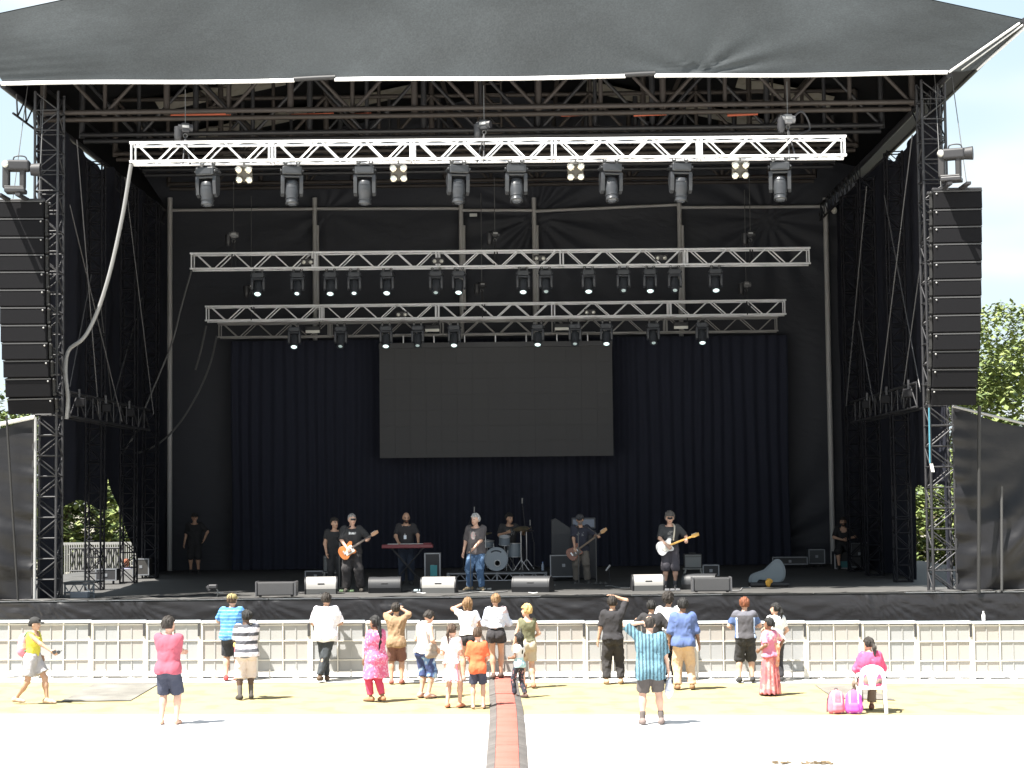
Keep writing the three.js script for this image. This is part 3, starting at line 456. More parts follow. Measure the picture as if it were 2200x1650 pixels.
// ---------------------------------------------------------------- hanging cables
{
  const loom = (pts, r, m, label) => single('hanging_cable', tube(pts.map((p) => at(...p)), r, 60, 8), m, label, 'cable');
  loom([[282, 352, 0.05], [262, 470, -0.1], [232, 600, -0.2], [205, 680, -0.3], [178, 728, -0.3], [148, 752, -0.4], [141, 790, -0.4], [146, 860, -0.4], [143, 900, -0.4]], 0.045, mat([0.2, 0.2, 0.2], 0.5), 'thick grey cable loom sweeping from the front truss to the left tower');
  loom([[411, 582, -11.5], [392, 650, -11.4], [370, 735, -11.3], [340, 810, -11.2], [310, 880, -11], [285, 940, -11], [262, 975, -11]], 0.028, mat([0.08, 0.08, 0.08], 0.5), 'dark cable hanging from the left end of the mid truss');
  loom([[466, 722, -15.7], [452, 780, -15.4], [425, 845, -15], [385, 910, -14.6], [345, 950, -14], [300, 972, -13], [258, 980, -12], [257, 1100, -12]], 0.03, mat([0.09, 0.09, 0.09], 0.5), 'dark cable swooping from the screen truss to the left wing');
  loom([[443, 700, -14.1], [432, 750, -14], [420, 795, -14]], 0.03, mat([0.07, 0.07, 0.07], 0.5), 'short dark cable tail below the left end of the rear truss');
  loom([[1695, 262, 0.1], [1722, 240, 0], [1740, 275, -0.2], [1712, 290, 0.1]], 0.025, M.cable, 'looped cable by the right front chain hoist');
  single('rope', tube([at(1996, 876, 0.0), at(1997, 940, 0.0), at(1998, 995, 0.0)], 0.018, 12, 6), mat([0.05, 0.2, 0.27], 0.8), 'blue rope hanging down the right tower', 'rope');
  const rag = single('cloth_rag', sheet(5, 8, (u, v) => at(1997 + 7 * u + 4 * v, 996 + 18 * v, 0.02 + 0.03 * Math.sin(u * 6))), mat([0.7, 0.7, 0.68], 0.9), 'white rag tied to the right tower', 'rag');
}
// ---------------------------------------------------------------- line arrays
function lineArray(side, top, bounds, xl, xr, label) {
  const z = 0.95, t = thing('line_array', label, 'loudspeaker'), cab = mat([0.0055, 0.0055, 0.0068], 0.85, 0, { bumpMap: rep(weave, 4), bumpScale: 0.001, specularIntensity: 0.3 }), gap = mat([0.012, 0.012, 0.012], 0.8), lip = mat([0.04, 0.04, 0.042], 0.6);
  for (let i = 0; i < bounds.length - 1; i++) {
    const k = i / 11, bend = k > 0.6 ? (k - 0.6) * (k - 0.6) : 0, pTop = at(xl[0] + (xl[1] - xl[0]) * k * k, bounds[i], z), pBot = at(xl[0] + (xl[1] - xl[0]) * k * k, bounds[i + 1], z), pr = at(xr[0] + (xr[1] - xr[0]) * k * k, bounds[i], z);
    const w = pr.x - pTop.x, h = pTop.y - pBot.y, c = new THREE.Group(); c.name = 'cabinet'; t.add(c); c.position.set((pTop.x + pr.x) / 2, (pTop.y + pBot.y) / 2, z - bend * 1.6); c.rotation.x = bend * 1.6; c.rotation.y = side * -0.06;
    part('shell', rbox(w, h - 0.012, 0.62, 0.015, 0, 0, -0.31), cab, c);
    part('grille', rbox(w - 0.03, h - 0.075, 0.03, 0.01, 0, -0.018, 0.006), cab, c);
    part('top_edge', box(w, 0.03, 0.03, 0, h / 2 - 0.024, 0.012), lip, c);
    part('rigging', merge([box(0.05, h * 0.9, 0.1, -side * (w / 2 + 0.045), 0, -0.1), box(0.07, 0.04, 0.06, -side * (w / 2 + 0.06), h / 2 - 0.05, -0.06), box(0.07, 0.04, 0.06, -side * (w / 2 + 0.06), -h / 2 + 0.06, -0.06)]), gap, c);
    part('rigging_pin', new THREE.SphereGeometry(0.022, 8, 6).translate(-side * (w / 2 + 0.06), h / 2 - 0.04, 0.0), lip, c); part('rigging_pin', new THREE.SphereGeometry(0.02, 8, 6).translate(-side * (w / 2 - 0.06), h / 2 - 0.075, 0.028), mat([0.3, 0.3, 0.3], 0.5), c);
  }
  const a = at(xl[0], top, z), b = at(xr[0], top, z); part('fly_frame', merge([rbox(b.x - a.x + 0.04, 0.07, 0.12, 0.02, (a.x + b.x) / 2, a.y - 0.02, z - 0.1), rbox(b.x - a.x + 0.04, 0.07, 0.12, 0.02, (a.x + b.x) / 2, a.y - 0.02, z - 0.6), box(0.1, 0.06, 1.3, (a.x + b.x) / 2 - 0.3, a.y + 0.003, z - 0.05), box(0.1, 0.06, 1.3, (a.x + b.x) / 2 + 0.1, a.y + 0.003, z - 0.05)]), M.rig, t);
  for (const q of [-0.28, 0.3]) rod('lifting_wire', V((a.x + b.x) / 2 + q, a.y, z - 0.35), V((a.x + b.x) / 2 + q * 0.6, 13.6, -0.3), 0.01, M.chain, t);
  return V((a.x + b.x) / 2, a.y + 0.02, z);
}
const LA = lineArray(-1, 428, [431, 469, 509, 546.5, 583.5, 622, 660, 698, 736, 773.6, 811.6, 853.6, 890], [-4, 10], [93, 108], 'tall black line array loudspeaker hung by the left tower');
const RA = lineArray(1, 404, [409, 449, 486, 523, 562, 600, 637, 676, 715, 753, 791, 833, 871], [2006, 2006], [2109, 2103], 'tall black line array loudspeaker hung by the right tower');
// follow lamps standing on the arrays
[[LA, -1, 'big moving head lamp standing on the left line array'], [RA, 1, 'big moving head lamp standing on the right line array']].forEach(([p, s, l]) => {
  const t = thing('moving_head', l, 'stage light', p.clone().add(V(s < 0 ? -0.02 : -0.2, 0.05, 0.32)), s < 0 ? 0.12 : -0.35);
  part('base', rbox(0.44, 0.1, 0.4, 0.03, 0, 0.05, 0), M.rig, t);
  part('yoke', merge([rbox(0.15, 0.52, 0.22, 0.04, -0.2, 0.36, 0), rbox(0.12, 0.46, 0.22, 0.04, 0.15, 0.33, 0), rbox(0.44, 0.07, 0.24, 0.03, -0.02, 0.12, 0)]), mat([0.022, 0.021, 0.022], 0.5), t);
  const h = new THREE.Group(); h.name = 'head'; t.add(h); h.position.set(0, 0.58, 0);
  part('housing', merge([rbox(0.5, 0.24, 0.3, 0.06, 0.06, 0.02, 0), new THREE.CylinderGeometry(0.13, 0.15, 0.2, 16).rotateZ(Math.PI / 2).translate(s > 0 ? 0.36 : 0.42, s > 0 ? 0.02 : -0.06, 0)]), mat([0.014, 0.014, 0.017], 0.6), h);
  part('pivot_cap', new THREE.SphereGeometry(0.085, 14, 10).translate(-0.2, 0.04, 0.1), mat([0.55, 0.55, 0.53], 0.3, 0.5), h);
  part('handle', tube([V(-0.06, 0.13, 0.0), V(-0.03, 0.22, 0), V(0.2, 0.22, 0), V(0.24, 0.13, 0)], 0.016, 16, 6), M.rig, h);
});
// ---------------------------------------------------------------- wing screens of tarpaulin outside the towers
{
  const gl = mat([0.008, 0.008, 0.0098], 0.4, 0, { specularIntensity: 0.65, bumpMap: rep(wrinkle, 0.35), bumpScale: 0.012 }), edge = mat([0.6, 0.6, 0.58], 0.5);
  const zw = -0.25;
  const scr = (s, name, label, pxIn, yIn, pxOut, yOut) => {
    const a = at(pxIn, yIn, zw), b = at(pxOut, yOut, zw);
    single(name, sheet(130, 130, (u, v) => {
      const x = a.x + (b.x - a.x) * u, yt = a.y + (b.y - a.y) * u - 0.12 * Math.sin(u * Math.PI), y = DECK + 0.02 + (yt - DECK) * v; let z = zw + 0.05 * (fbm(x * 1.3, y * 0.8, 2) - 0.5);
      const sw = (y - DECK) - (s > 0 ? 0.18 + u * u * 2.6 : 0.3 + u * 1.2); z += 0.17 * Math.exp(-sw * sw * 5) * sst(0.05, 0.5, u) + 0.10 * Math.exp(-Math.pow(sw - 0.7, 2) * 7) * sst(0.05, 0.4, u);
      z += 0.035 * Math.sin((y + 0.5 * Math.pow(u, 1.5) * -2) * 9) * (1 - v) * (1 - 0.4 * u) + 0.02 * Math.sin(y * 15 + x * 2) * Math.exp(-u * 5);
      return V(x, y, z);
    }), gl, label, 'tarpaulin');
    return [a, b];
  };
  const R = scr(1, 'wing_screen', 'glossy black tarpaulin screen with deep folds right of the right tower', 2046, 873, 2260, 925);
  const Lq = scr(-1, 'wing_screen', 'black tarpaulin screen left of the left tower', 76, 896, -110, 935);
  single('screen_edge', bar(Lq[0].clone().add(V(0, 0, 0.05)), Lq[1].clone().add(V(0, 0, 0.05)), 0.045), edge, 'white rolled top edge of the left tarpaulin screen', 'pipe');
  single('screen_edge', bar(Lq[0].clone().add(V(0.02, 0, 0.05)), V(Lq[0].x + 0.02, DECK + 0.02, zw + 0.05), 0.035), mat([0.35, 0.35, 0.35], 0.4, 0.4), 'pale upright pipe at the inner edge of the left tarpaulin screen', 'pipe');
  single('screen_edge', bar(R[0].clone().add(V(0, 0, 0.05)), R[1].clone().add(V(0, 0, 0.05)), 0.03), mat([0.3, 0.3, 0.3], 0.5), 'grey rolled top edge of the right tarpaulin screen', 'pipe');
  single('support_pole', bar(at(2104, 872, 0.2), V(at(2104, 1275, 0.2).x, DECK, 0.2 - 0.05), 0.04), mat([0.016, 0.016, 0.016], 0.6), 'dark pole before the right tarpaulin screen under the line array', 'pole');
  single('support_pole', bar(at(2152, 1045, 0.0), V(at(2152, 1260, 0).x, DECK, 0), 0.03), mat([0.05, 0.05, 0.05], 0.5), 'short pole before the folds of the right tarpaulin screen', 'pole');
  single('support_pole', bar(at(14, 892, 0.2), V(at(32, 1285, 0.2).x, DECK, -0.06), 0.025), mat([0.012, 0.012, 0.012], 0.6), 'thin dark pole before the left tarpaulin screen', 'pole');
}
// ---------------------------------------------------------------- trees and fence behind the stage
{
  const leafMs = [[0.115, 0.15, 0.038], [0.15, 0.18, 0.05], [0.075, 0.11, 0.03]].map((c) => mat(c, 0.7));
  const tree = (label, x, z, h, rx, ry, seed, n = 5200, ls = 1) => {
    const t = thing('broadleaf_tree', label, 'tree', V(x, groundY(x), z), 0, 'trees behind the stage'), bark = mat([0.09, 0.07, 0.05], 0.9);
    part('trunk', bar(V(0, 0, 0), V(0.1, h * 0.5, 0), 0.28, 10, 0.16), bark, t);
    for (let k = 0; k < 6; k++) { const a = k * 1.05 + seed; part('limb', bar(V(0.05, h * (0.28 + 0.04 * k), 0), V(Math.cos(a) * rx * 0.6, h * (0.5 + 0.06 * k), Math.sin(a) * rx * 0.6), 0.1, 7, 0.03), bark, t); }
    const clumps = []; for (let k = 0; k < 46; k++) { const a = hash(k, seed) * 6.283, e = Math.acos(1 - 2 * hash(k, seed, 2)) - Math.PI / 2, r = 0.45 + 0.55 * Math.sqrt(hash(k, seed, 3)); clumps.push([Math.cos(a) * Math.cos(e) * rx * r, h - ry + Math.sin(e) * ry * r, Math.sin(a) * Math.cos(e) * rx * r, (0.18 + 0.2 * hash(k, seed, 4)) * rx]); }
    const pos = [[], [], []], P = new THREE.Vector3(), A = new THREE.Vector3(), B = new THREE.Vector3();
    for (let i = 0; i < n; i++) {
      const c = clumps[Math.floor(hash(i, seed, 5) * 46)], a = hash(i, seed, 6) * 6.283, cz = 2 * hash(i, seed, 7) - 1, rr = c[3] * Math.cbrt(hash(i, seed, 8) * 0.7 + 0.3), s = Math.sqrt(1 - cz * cz);
      P.set(c[0] + Math.cos(a) * s * rr, c[1] + cz * rr * 0.8, c[2] + Math.sin(a) * s * rr);
      const L = ls * (0.13 + 0.11 * hash(i, seed, 9)), th = hash(i, seed, 10) * 6.283, ph = (hash(i, seed, 11) - 0.5) * 1.6; A.set(Math.cos(th) * Math.cos(ph), Math.sin(ph), Math.sin(th) * Math.cos(ph)).multiplyScalar(L); B.set(-Math.sin(th), 0.5 * (hash(i, seed, 12) - 0.5), Math.cos(th)).multiplyScalar(L * 0.62);
      const q = [P.clone().sub(A), P.clone().add(B), P.clone().add(A), P.clone().sub(B)]; const out = pos[i % 3]; for (const k of [0, 1, 2, 0, 2, 3]) out.push(q[k].x, q[k].y, q[k].z);
    }
    pos.forEach((p, i) => { const g = new THREE.BufferGeometry(); g.setAttribute('position', new THREE.Float32BufferAttribute(p, 3)); g.computeVertexNormals(); part('crown', g, leafMs[i], t).userData.kind = 'stuff'; });
  };
  const spot = (px, D) => { const p = at(px, 900, 40.2 - D); return [p.x, p.z]; };
  let s = spot(2225, 78); tree('leafy tree rising behind the right tarpaulin screen', s[0], s[1], 11.6, 5.2, 4.8, 1.3, 34000, 0.68);
  s = spot(2330, 66); tree('leafy tree farther right, at the very edge of the view', s[0], s[1], 9.8, 3.6, 4.2, 8.1, 5000);
  s = spot(1950, 74); tree('low leafy tree seen through the opening in the right wing', s[0], s[1], 5.6, 4.2, 2.9, 2.7, 16000, 0.8);
  s = spot(120, 76); tree('low leafy tree seen through the left end of the left wing opening', s[0], s[1], 5.4, 3.6, 2.6, 4.1, 7000);
  s = spot(230, 82); tree('leafy tree seen through the middle of the left wing opening', s[0], s[1], 9.4, 4.2, 5.2, 5.5, 14000);
  s = spot(-40, 80); tree('leafy tree behind the left tarpaulin screen', s[0], s[1], 9.2, 3.9, 4.2, 6.9, 7000);
  // pale picket fence behind the stage on the left
  const f = thing('picket_fence', 'white picket fence far behind the left wing', 'fence'), a = at(120, 1150, -28), b = at(330, 1150, -28), fm = mat([0.24, 0.24, 0.235], 0.7), n = 44;
  const y1 = at(200, 1168, -28).y, pk = box(0.035, y1, 0.03); for (let k = 0; k < n; k++) part('picket', pk, fm, f, V(a.x + (b.x - a.x) * k / (n - 1), y1 / 2, -28));
  for (const y of [y1 * 0.3, y1]) part('rail', box(b.x - a.x + 0.2, 0.1, 0.05, (a.x + b.x) / 2, y, -28.05), fm, f);
}
// ---------------------------------------------------------------- figures: distance fields of tapered limbs, meshed into one continuous skin
const smin = (a, b, k) => { const h = Math.max(0, k - Math.abs(a - b)) / k; return Math.min(a, b) - h * h * k * 0.25; };
function cap(a, b, ra, rb, o = {}) { // tapered capsule; o.cut: flat end at b; o.sz: squash in z
  const bx = b.x - a.x, by = b.y - a.y, bz = b.z - a.z, l2 = bx * bx + by * by + bz * bz || 1e-9, l = Math.sqrt(l2), q = Math.max(ra, rb) * (o.sz > 1 ? o.sz : 1), sz = o.sz || 1;
  return { lo: [Math.min(a.x, b.x) - q, Math.min(a.y, b.y) - q, Math.min(a.z, b.z) - q], hi: [Math.max(a.x, b.x) + q, Math.max(a.y, b.y) + q, Math.max(a.z, b.z) + q], f(x, y, z) {
    const px = x - a.x, py = y - a.y, pz = (z - a.z), h0 = (px * bx + py * by + pz * bz) / l2, t = Math.max(0, Math.min(1, h0)), dx = px - bx * t, dy = py - by * t, dz = (pz - bz * t) / sz;
    let d = Math.sqrt(dx * dx + dy * dy + dz * dz) - (ra + (rb - ra) * t); if (o.cut) d = Math.max(d, (h0 - 1) * l); if (o.cutA) d = Math.max(d, -h0 * l); return d;
  } };
}
function ell(c, r, R) { // ellipsoid in frame R = [ex, ey, ez]
  const m = Math.max(...r), mn = Math.min(...r), [ex, ey, ez] = R || [V(1, 0, 0), V(0, 1, 0), V(0, 0, 1)];
  return { lo: [c.x - m, c.y - m, c.z - m], hi: [c.x + m, c.y + m, c.z + m], f(x, y, z) {
    const px = x - c.x, py = y - c.y, pz = z - c.z, a = (px * ex.x + py * ex.y + pz * ex.z) / r[0], b = (px * ey.x + py * ey.y + pz * ey.z) / r[1], e = (px * ez.x + py * ez.y + pz * ez.z) / r[2];
    const k = Math.sqrt(a * a + b * b + e * e); return (k - 1) * mn * (0.6 + 0.4 * Math.min(1, k));
  } };
}
function nets(prims, cell, k, post, colour) {
  const pad = Math.max(0.04, cell * 2.5), lo = [0, 1, 2].map((i) => Math.min(...prims.map((p) => p.lo[i])) - pad), hi = [0, 1, 2].map((i) => Math.max(...prims.map((p) => p.hi[i])) + pad);
  const n = lo.map((l, i) => Math.ceil((hi[i] - l) / cell) + 1), [nx, ny, nz] = n, F = new Float32Array(nx * ny * nz).fill(1);
  for (const p of prims) {
    const i0 = p.lo.map((v, i) => Math.max(0, Math.floor((v - pad - lo[i]) / cell))), i1 = p.hi.map((v, i) => Math.min(n[i] - 1, Math.ceil((v + pad - lo[i]) / cell)));
    for (let c = i0[2]; c <= i1[2]; c++) for (let b = i0[1]; b <= i1[1]; b++) { let q = (c * ny + b) * nx + i0[0]; for (let a = i0[0]; a <= i1[0]; a++, q++) { const d = p.f(lo[0] + a * cell, lo[1] + b * cell, lo[2] + c * cell); F[q] = F[q] > 0.9 ? d : smin(F[q], d, k); } }
  }
  if (post) for (let c = 0, q = 0; c < nz; c++) for (let b = 0; b < ny; b++) for (let a = 0; a < nx; a++, q++) if (F[q] < 0.09) F[q] = post(F[q], lo[0] + a * cell, lo[1] + b * cell, lo[2] + c * cell);
  const id = new Int32Array(nx * ny * nz).fill(-1), pos = [], idx = [], off = [[0, 0, 0], [1, 0, 0], [0, 1, 0], [1, 1, 0], [0, 0, 1], [1, 0, 1], [0, 1, 1], [1, 1, 1]], E = [[0, 1], [2, 3], [4, 5], [6, 7], [0, 2], [1, 3], [4, 6], [5, 7], [0, 4], [1, 5], [2, 6], [3, 7]], st = off.map(([a, b, c]) => (c * ny + b) * nx + a), g = new Float32Array(8);
  for (let c = 0; c < nz - 1; c++) for (let b = 0; b < ny - 1; b++) for (let a = 0; a < nx - 1; a++) {
    const q = (c * ny + b) * nx + a; let m = 0; for (let i = 0; i < 8; i++) { g[i] = F[q + st[i]]; if (g[i] < 0) m |= 1 << i; } if (m === 0 || m === 255) continue;
    let x = 0, y = 0, z = 0, w = 0; for (const [e, f] of E) { if ((g[e] < 0) === (g[f] < 0)) continue; const t = g[e] / (g[e] - g[f]); x += off[e][0] + (off[f][0] - off[e][0]) * t; y += off[e][1] + (off[f][1] - off[e][1]) * t; z += off[e][2] + (off[f][2] - off[e][2]) * t; w++; }
    id[q] = pos.length / 3; pos.push(lo[0] + (a + x / w) * cell, lo[1] + (b + y / w) * cell, lo[2] + (c + z / w) * cell);
  }
  const sx = 1, sy = nx, szz = nx * ny, quad = (p, q, r, s, flip) => { if (p < 0 || q < 0 || r < 0 || s < 0) return; if (flip) idx.push(p, r, q, p, s, r); else idx.push(p, q, r, p, r, s); };
  for (let c = 1; c < nz - 1; c++) for (let b = 1; b < ny - 1; b++) for (let a = 1; a < nx - 1; a++) {
    const q = (c * ny + b) * nx + a, s0 = F[q] < 0;
    if (s0 !== F[q + sx] < 0) quad(id[q - sy - szz], id[q - szz], id[q], id[q - sy], !s0);
    if (s0 !== F[q + sy] < 0) quad(id[q - sx - szz], id[q - sx], id[q], id[q - szz], !s0);
    if (s0 !== F[q + szz] < 0) quad(id[q - sx - sy], id[q - sy], id[q], id[q - sx], !s0);
  }
  const G = new THREE.BufferGeometry(); G.setAttribute('position', new THREE.Float32BufferAttribute(pos, 3)); G.setIndex(idx); G.computeVertexNormals();
  const col = new Float32Array(pos.length); for (let i = 0; i < pos.length; i += 3) { const c = typeof colour === 'function' ? colour(pos[i], pos[i + 1], pos[i + 2]) : colour; col[i] = c[0]; col[i + 1] = c[1]; col[i + 2] = c[2]; }
  G.setAttribute('color', new THREE.BufferAttribute(col, 3)); return G;
}
const skinMat = new THREE.MeshStandardMaterial({ vertexColors: true, roughness: 0.55, side: THREE.DoubleSide }), clothMat = new THREE.MeshStandardMaterial({ vertexColors: true, roughness: 0.9, side: THREE.DoubleSide }), hairMat = new THREE.MeshStandardMaterial({ vertexColors: true, roughness: 0.75, side: THREE.DoubleSide });
const SK = { fair: [0.52, 0.32, 0.235], tan: [0.42, 0.25, 0.17], brown: [0.2, 0.105, 0.065], dark: [0.075, 0.042, 0.03] };
function ik(S, T, l1, l2, hint) {
  const d = T.clone().sub(S); let L = d.length(); const mx = (l1 + l2) * 0.999; if (L > mx) { d.multiplyScalar(mx / L); L = mx; } if (L < Math.abs(l1 - l2) + 0.02) L = Math.abs(l1 - l2) + 0.02;
  const u = d.clone().normalize(), a = (l1 * l1 - l2 * l2 + L * L) / (2 * L), h = Math.sqrt(Math.max(0, l1 * l1 - a * a)), p = hint.clone().addScaledVector(u, -hint.dot(u)).normalize();
  return [S.clone().addScaledVector(u, a).addScaledVector(p, h), S.clone().addScaledVector(u, L)];
}
function handPrims(w, dir, n, curl, s) { // palm, four unequal bent fingers, thumb from the side of the palm
  const d = dir.clone().normalize(), nn = n.clone().addScaledVector(d, -n.dot(d)).normalize(), si = new THREE.Vector3().crossVectors(d, nn).multiplyScalar(s), at_ = (a, b, c) => w.clone().addScaledVector(d, a).addScaledVector(si, b).addScaledVector(nn, c), P = [];
  P.push(cap(w, at_(0.03, 0, 0), 0.026, 0.028), cap(at_(0.035, -0.022, 0), at_(0.085, -0.026, 0), 0.017, 0.014), cap(at_(0.035, 0.0, 0), at_(0.09, 0.0, 0), 0.018, 0.014), cap(at_(0.035, 0.022, 0), at_(0.082, 0.026, 0), 0.017, 0.013));
  [[-0.03, 0.07, 0.0095], [-0.0095, 0.078, 0.0095], [0.0115, 0.072, 0.009], [0.0315, 0.056, 0.0082]].forEach(([o, l, r]) => {
    let p = at_(0.088, o, 0), a = curl * 0.5; const l1 = l * 0.48, l2 = l * 0.52; let q = p.clone().addScaledVector(d, Math.cos(a) * l1).addScaledVector(nn, Math.sin(a) * l1); P.push(cap(p, q, r, r)); a += curl * 1.2; const e = q.clone().addScaledVector(d, Math.cos(a) * l2).addScaledVector(nn, Math.sin(a) * l2); P.push(cap(q, e, r, r * 0.8));
  });
  const t0 = at_(0.03, -0.03, 0.005), t1 = at_(0.065, -0.055, 0.015 + 0.02 * curl), t2 = at_(0.092, -0.052 + 0.02 * curl, 0.02 + 0.035 * curl); P.push(cap(t0, t1, 0.013, 0.0105), cap(t1, t2, 0.0105, 0.0085)); return P;
}
const fold = (x, y, z, s, amp) => amp * Math.min(0.12, Math.abs(fbm(x * 9 + y * 4 + s, y * 5 - x * 3, z * 9 + s, 3) - 0.45) * 4 - 0.5);
let figureSeed = 0;
function person(o) {
  const seed = ++figureSeed * 7.13, h = o.H / 1.75, w = o.w ?? 1, fem = o.fem ? 1 : 0, kid = o.kid ? 1 : 0, skin = Array.isArray(o.skin) ? o.skin : SK[o.skin || 'fair'];
  const t = thing('person', o.label, 'person', o.pos, o.turn ?? Math.PI, o.group);
  const sit = o.sit, hipY = sit ? (o.seatY ?? 0.5) / h + 0.03 : 0.93 + (o.dip ?? 0), lean = o.lean ?? 0, side = o.side ?? 0, twist = o.twist ?? 0;
  const piv = V(0, hipY, o.hipZ ?? 0), rot = new THREE.Matrix4().makeRotationFromEuler(new THREE.Euler(lean, twist, side, 'XYZ')), up = (p) => V(p.x, p.y - 0.93, p.z).applyMatrix4(rot).add(piv);
  const shW = (fem ? 0.155 : 0.178) * (kid ? 0.92 : 1) * (0.8 + 0.2 * w), hpW = fem ? 0.092 : 0.085;
  const neck = up(V(0, 1.47, -0.012)), SH = [1, -1].map((s) => up(V(s * shW, 1.425, -0.005))), HIP = [1, -1].map((s) => V(s * hpW, -0.02, 0).applyEuler(new THREE.Euler(0, twist * 0.4, 0)).add(piv));
  const arms = [1, -1].map((s, i) => { const a = (s > 0 ? o.L : o.R) || [s * (0.26 + 0.03 * w), 0.82, 0.05], T = o.armAbs ? V(...a) : V(...a), hint = (s > 0 ? o.Lh : o.Rh) || [s * 0.5, -0.3, -1]; return ik(SH[i], T, 0.29, 0.255, V(...hint)); });
  const legs = [1, -1].map((s, i) => { const f = (s > 0 ? o.fL : o.fR) || [s * 0.11, 0, 0]; const A = V(f[0], 0.085 + (f[2] ?? 0) , f[1]); const hint = (s > 0 ? o.kL : o.kR) || [s * 0.12, 0, 1]; return [...ik(HIP[i], A, 0.43, 0.425, V(...hint)), f[3] ?? s * 0.18]; });
  const hd = o.head || [0, 0, 0], hR = new THREE.Matrix4().makeRotationFromEuler(new THREE.Euler(hd[1] + lean * 0.3, hd[0] + twist, hd[2] || 0, 'YXZ')), HS = (o.headS ?? 1) * (kid ? 1.2 : 1.09), hc = neck.clone().add(V(0, 0.155 * HS, 0.02).applyMatrix4(hR)), hx = V(1, 0, 0).applyMatrix4(hR), hy = V(0, 1, 0).applyMatrix4(hR), hz = V(0, 0, 1).applyMatrix4(hR), HF = [hx, hy, hz];
  const hp = (x, y, z) => hc.clone().addScaledVector(hx, x * HS).addScaledVector(hy, y * HS).addScaledVector(hz, z * HS);
  const wb = w * (kid ? 0.86 : 1) * (fem ? 0.93 : 1), bel = o.belly ?? 0, sp = (x, y, z) => up(V(x, y, z));
  const torso = (g, lowY) => { const P = []; for (const s of [1, -1]) { P.push(cap(sp(s * 0.068 * wb, lowY, 0), sp(s * 0.06 * wb, 1.1, 0.005), (fem ? 0.112 : 0.104) * wb + g, (fem ? 0.088 : 0.1) * wb + g), cap(sp(s * 0.06 * wb, 1.1, 0.005), sp(s * 0.078 * wb, 1.3, 0), (fem ? 0.088 : 0.1) * wb + g, 0.104 * wb + g), cap(sp(s * 0.078 * wb, 1.3, 0), sp(s * shW * 0.82, 1.415, -0.01), 0.1 * wb + g, 0.062 + g)); if (fem && !kid) P.push(ell(sp(s * 0.07, 1.29, 0.085), [0.06 + g, 0.062 + g, 0.05 + g])); } P.push(cap(sp(0, lowY, 0), sp(0, 1.1, 0.003), (fem ? 0.108 : 0.104) * wb + g, (fem ? 0.088 : 0.1) * wb + g), cap(sp(0, 1.1, 0.003), sp(0, 1.32, 0), (fem ? 0.088 : 0.1) * wb + g, 0.104 * wb + g), cap(sp(-shW * 0.5, 1.38, -0.012), sp(shW * 0.5, 1.38, -0.012), 0.085 + g, 0.085 + g)); P.push(cap(sp(0, 1.39, -0.01), sp(0, 1.45, -0.01), 0.085 + g * 0.6, 0.058 + g * 0.4)); if (bel) P.push(ell(sp(0, 1.08, 0.05), [0.16 + g, 0.15 + g, 0.1 + bel + g])); return P; };
  // ---- skin: trunk, limbs, feet, then finer head and hands, joined into one mesh
  const B = torso(0, 0.93); const aw = 0.85 + 0.15 * w - 0.07 * fem - 0.1 * kid, lw = (0.85 + 0.15 * w) * (kid ? 0.86 : 1);
  for (const s of [0, 1]) B.push(ell(sp((s ? -1 : 1) * 0.075, 0.91, -0.055), [0.095 * wb, 0.105, 0.085 * wb]));
  B.push(cap(neck, hc.clone().addScaledVector(hy, -0.07), 0.056 * (fem ? 0.9 : 1), 0.052 * (fem ? 0.9 : 1)));
  arms.forEach(([e, ws], i) => B.push(cap(SH[i], e, 0.053 * aw, 0.042 * aw), cap(e, ws, 0.043 * aw, 0.029 * aw)));
  const feet = legs.map(([k, a, tw], i) => { const sg = i ? -1 : 1, f = V(Math.sin(tw), 0, Math.cos(tw)), heel = a.clone().add(V(0, -0.045, 0)).addScaledVector(f, -0.045), ball = a.clone().add(V(0, -0.055, 0)).addScaledVector(f, 0.10), toe = a.clone().add(V(0, -0.063, 0)).addScaledVector(f, 0.16); B.push(cap(HIP[i], k, 0.088 * lw * (fem ? 1.04 : 1), 0.057 * lw), cap(k, k.clone().lerp(a, 0.35), 0.056 * lw, 0.055 * lw), cap(k.clone().lerp(a, 0.3), a, 0.056 * lw, 0.036), ell(k.clone().lerp(a, 0.28).addScaledVector(f, -0.02), [0.05 * lw, 0.1, 0.05 * lw]), cap(heel, ball, 0.037, 0.033), cap(ball, toe, 0.033, 0.02)); return { heel, ball, toe, a, k, f }; });
  const headP = [ell(hp(0, 0.02, -0.012), [0.076 * HS, 0.098 * HS, 0.094 * HS], HF), ell(hp(0, -0.045, 0.022), [0.058 * HS, 0.068 * HS, 0.066 * HS], HF), cap(hp(0, -0.088, 0.05), hp(0, -0.08, 0.03), 0.026 * HS, 0.035 * HS), cap(hp(0, 0.012, 0.083), hp(0, -0.022, 0.1), 0.008 * HS, 0.014 * HS), cap(neck.clone().addScaledVector(hy, 0.02), hc.clone().addScaledVector(hy, -0.07), 0.05 * (fem ? 0.9 : 1), 0.05 * (fem ? 0.9 : 1)), ell(hp(0.077, -0.012, -0.005), [0.012, 0.033, 0.02], HF), ell(hp(-0.077, -0.012, -0.005), [0.012, 0.033, 0.02], HF)];
  const lc = [skin[0] * 0.75, skin[1] * 0.5, skin[2] * 0.5], brow = o.hair ? o.hair.col : [0.03, 0.02, 0.015];
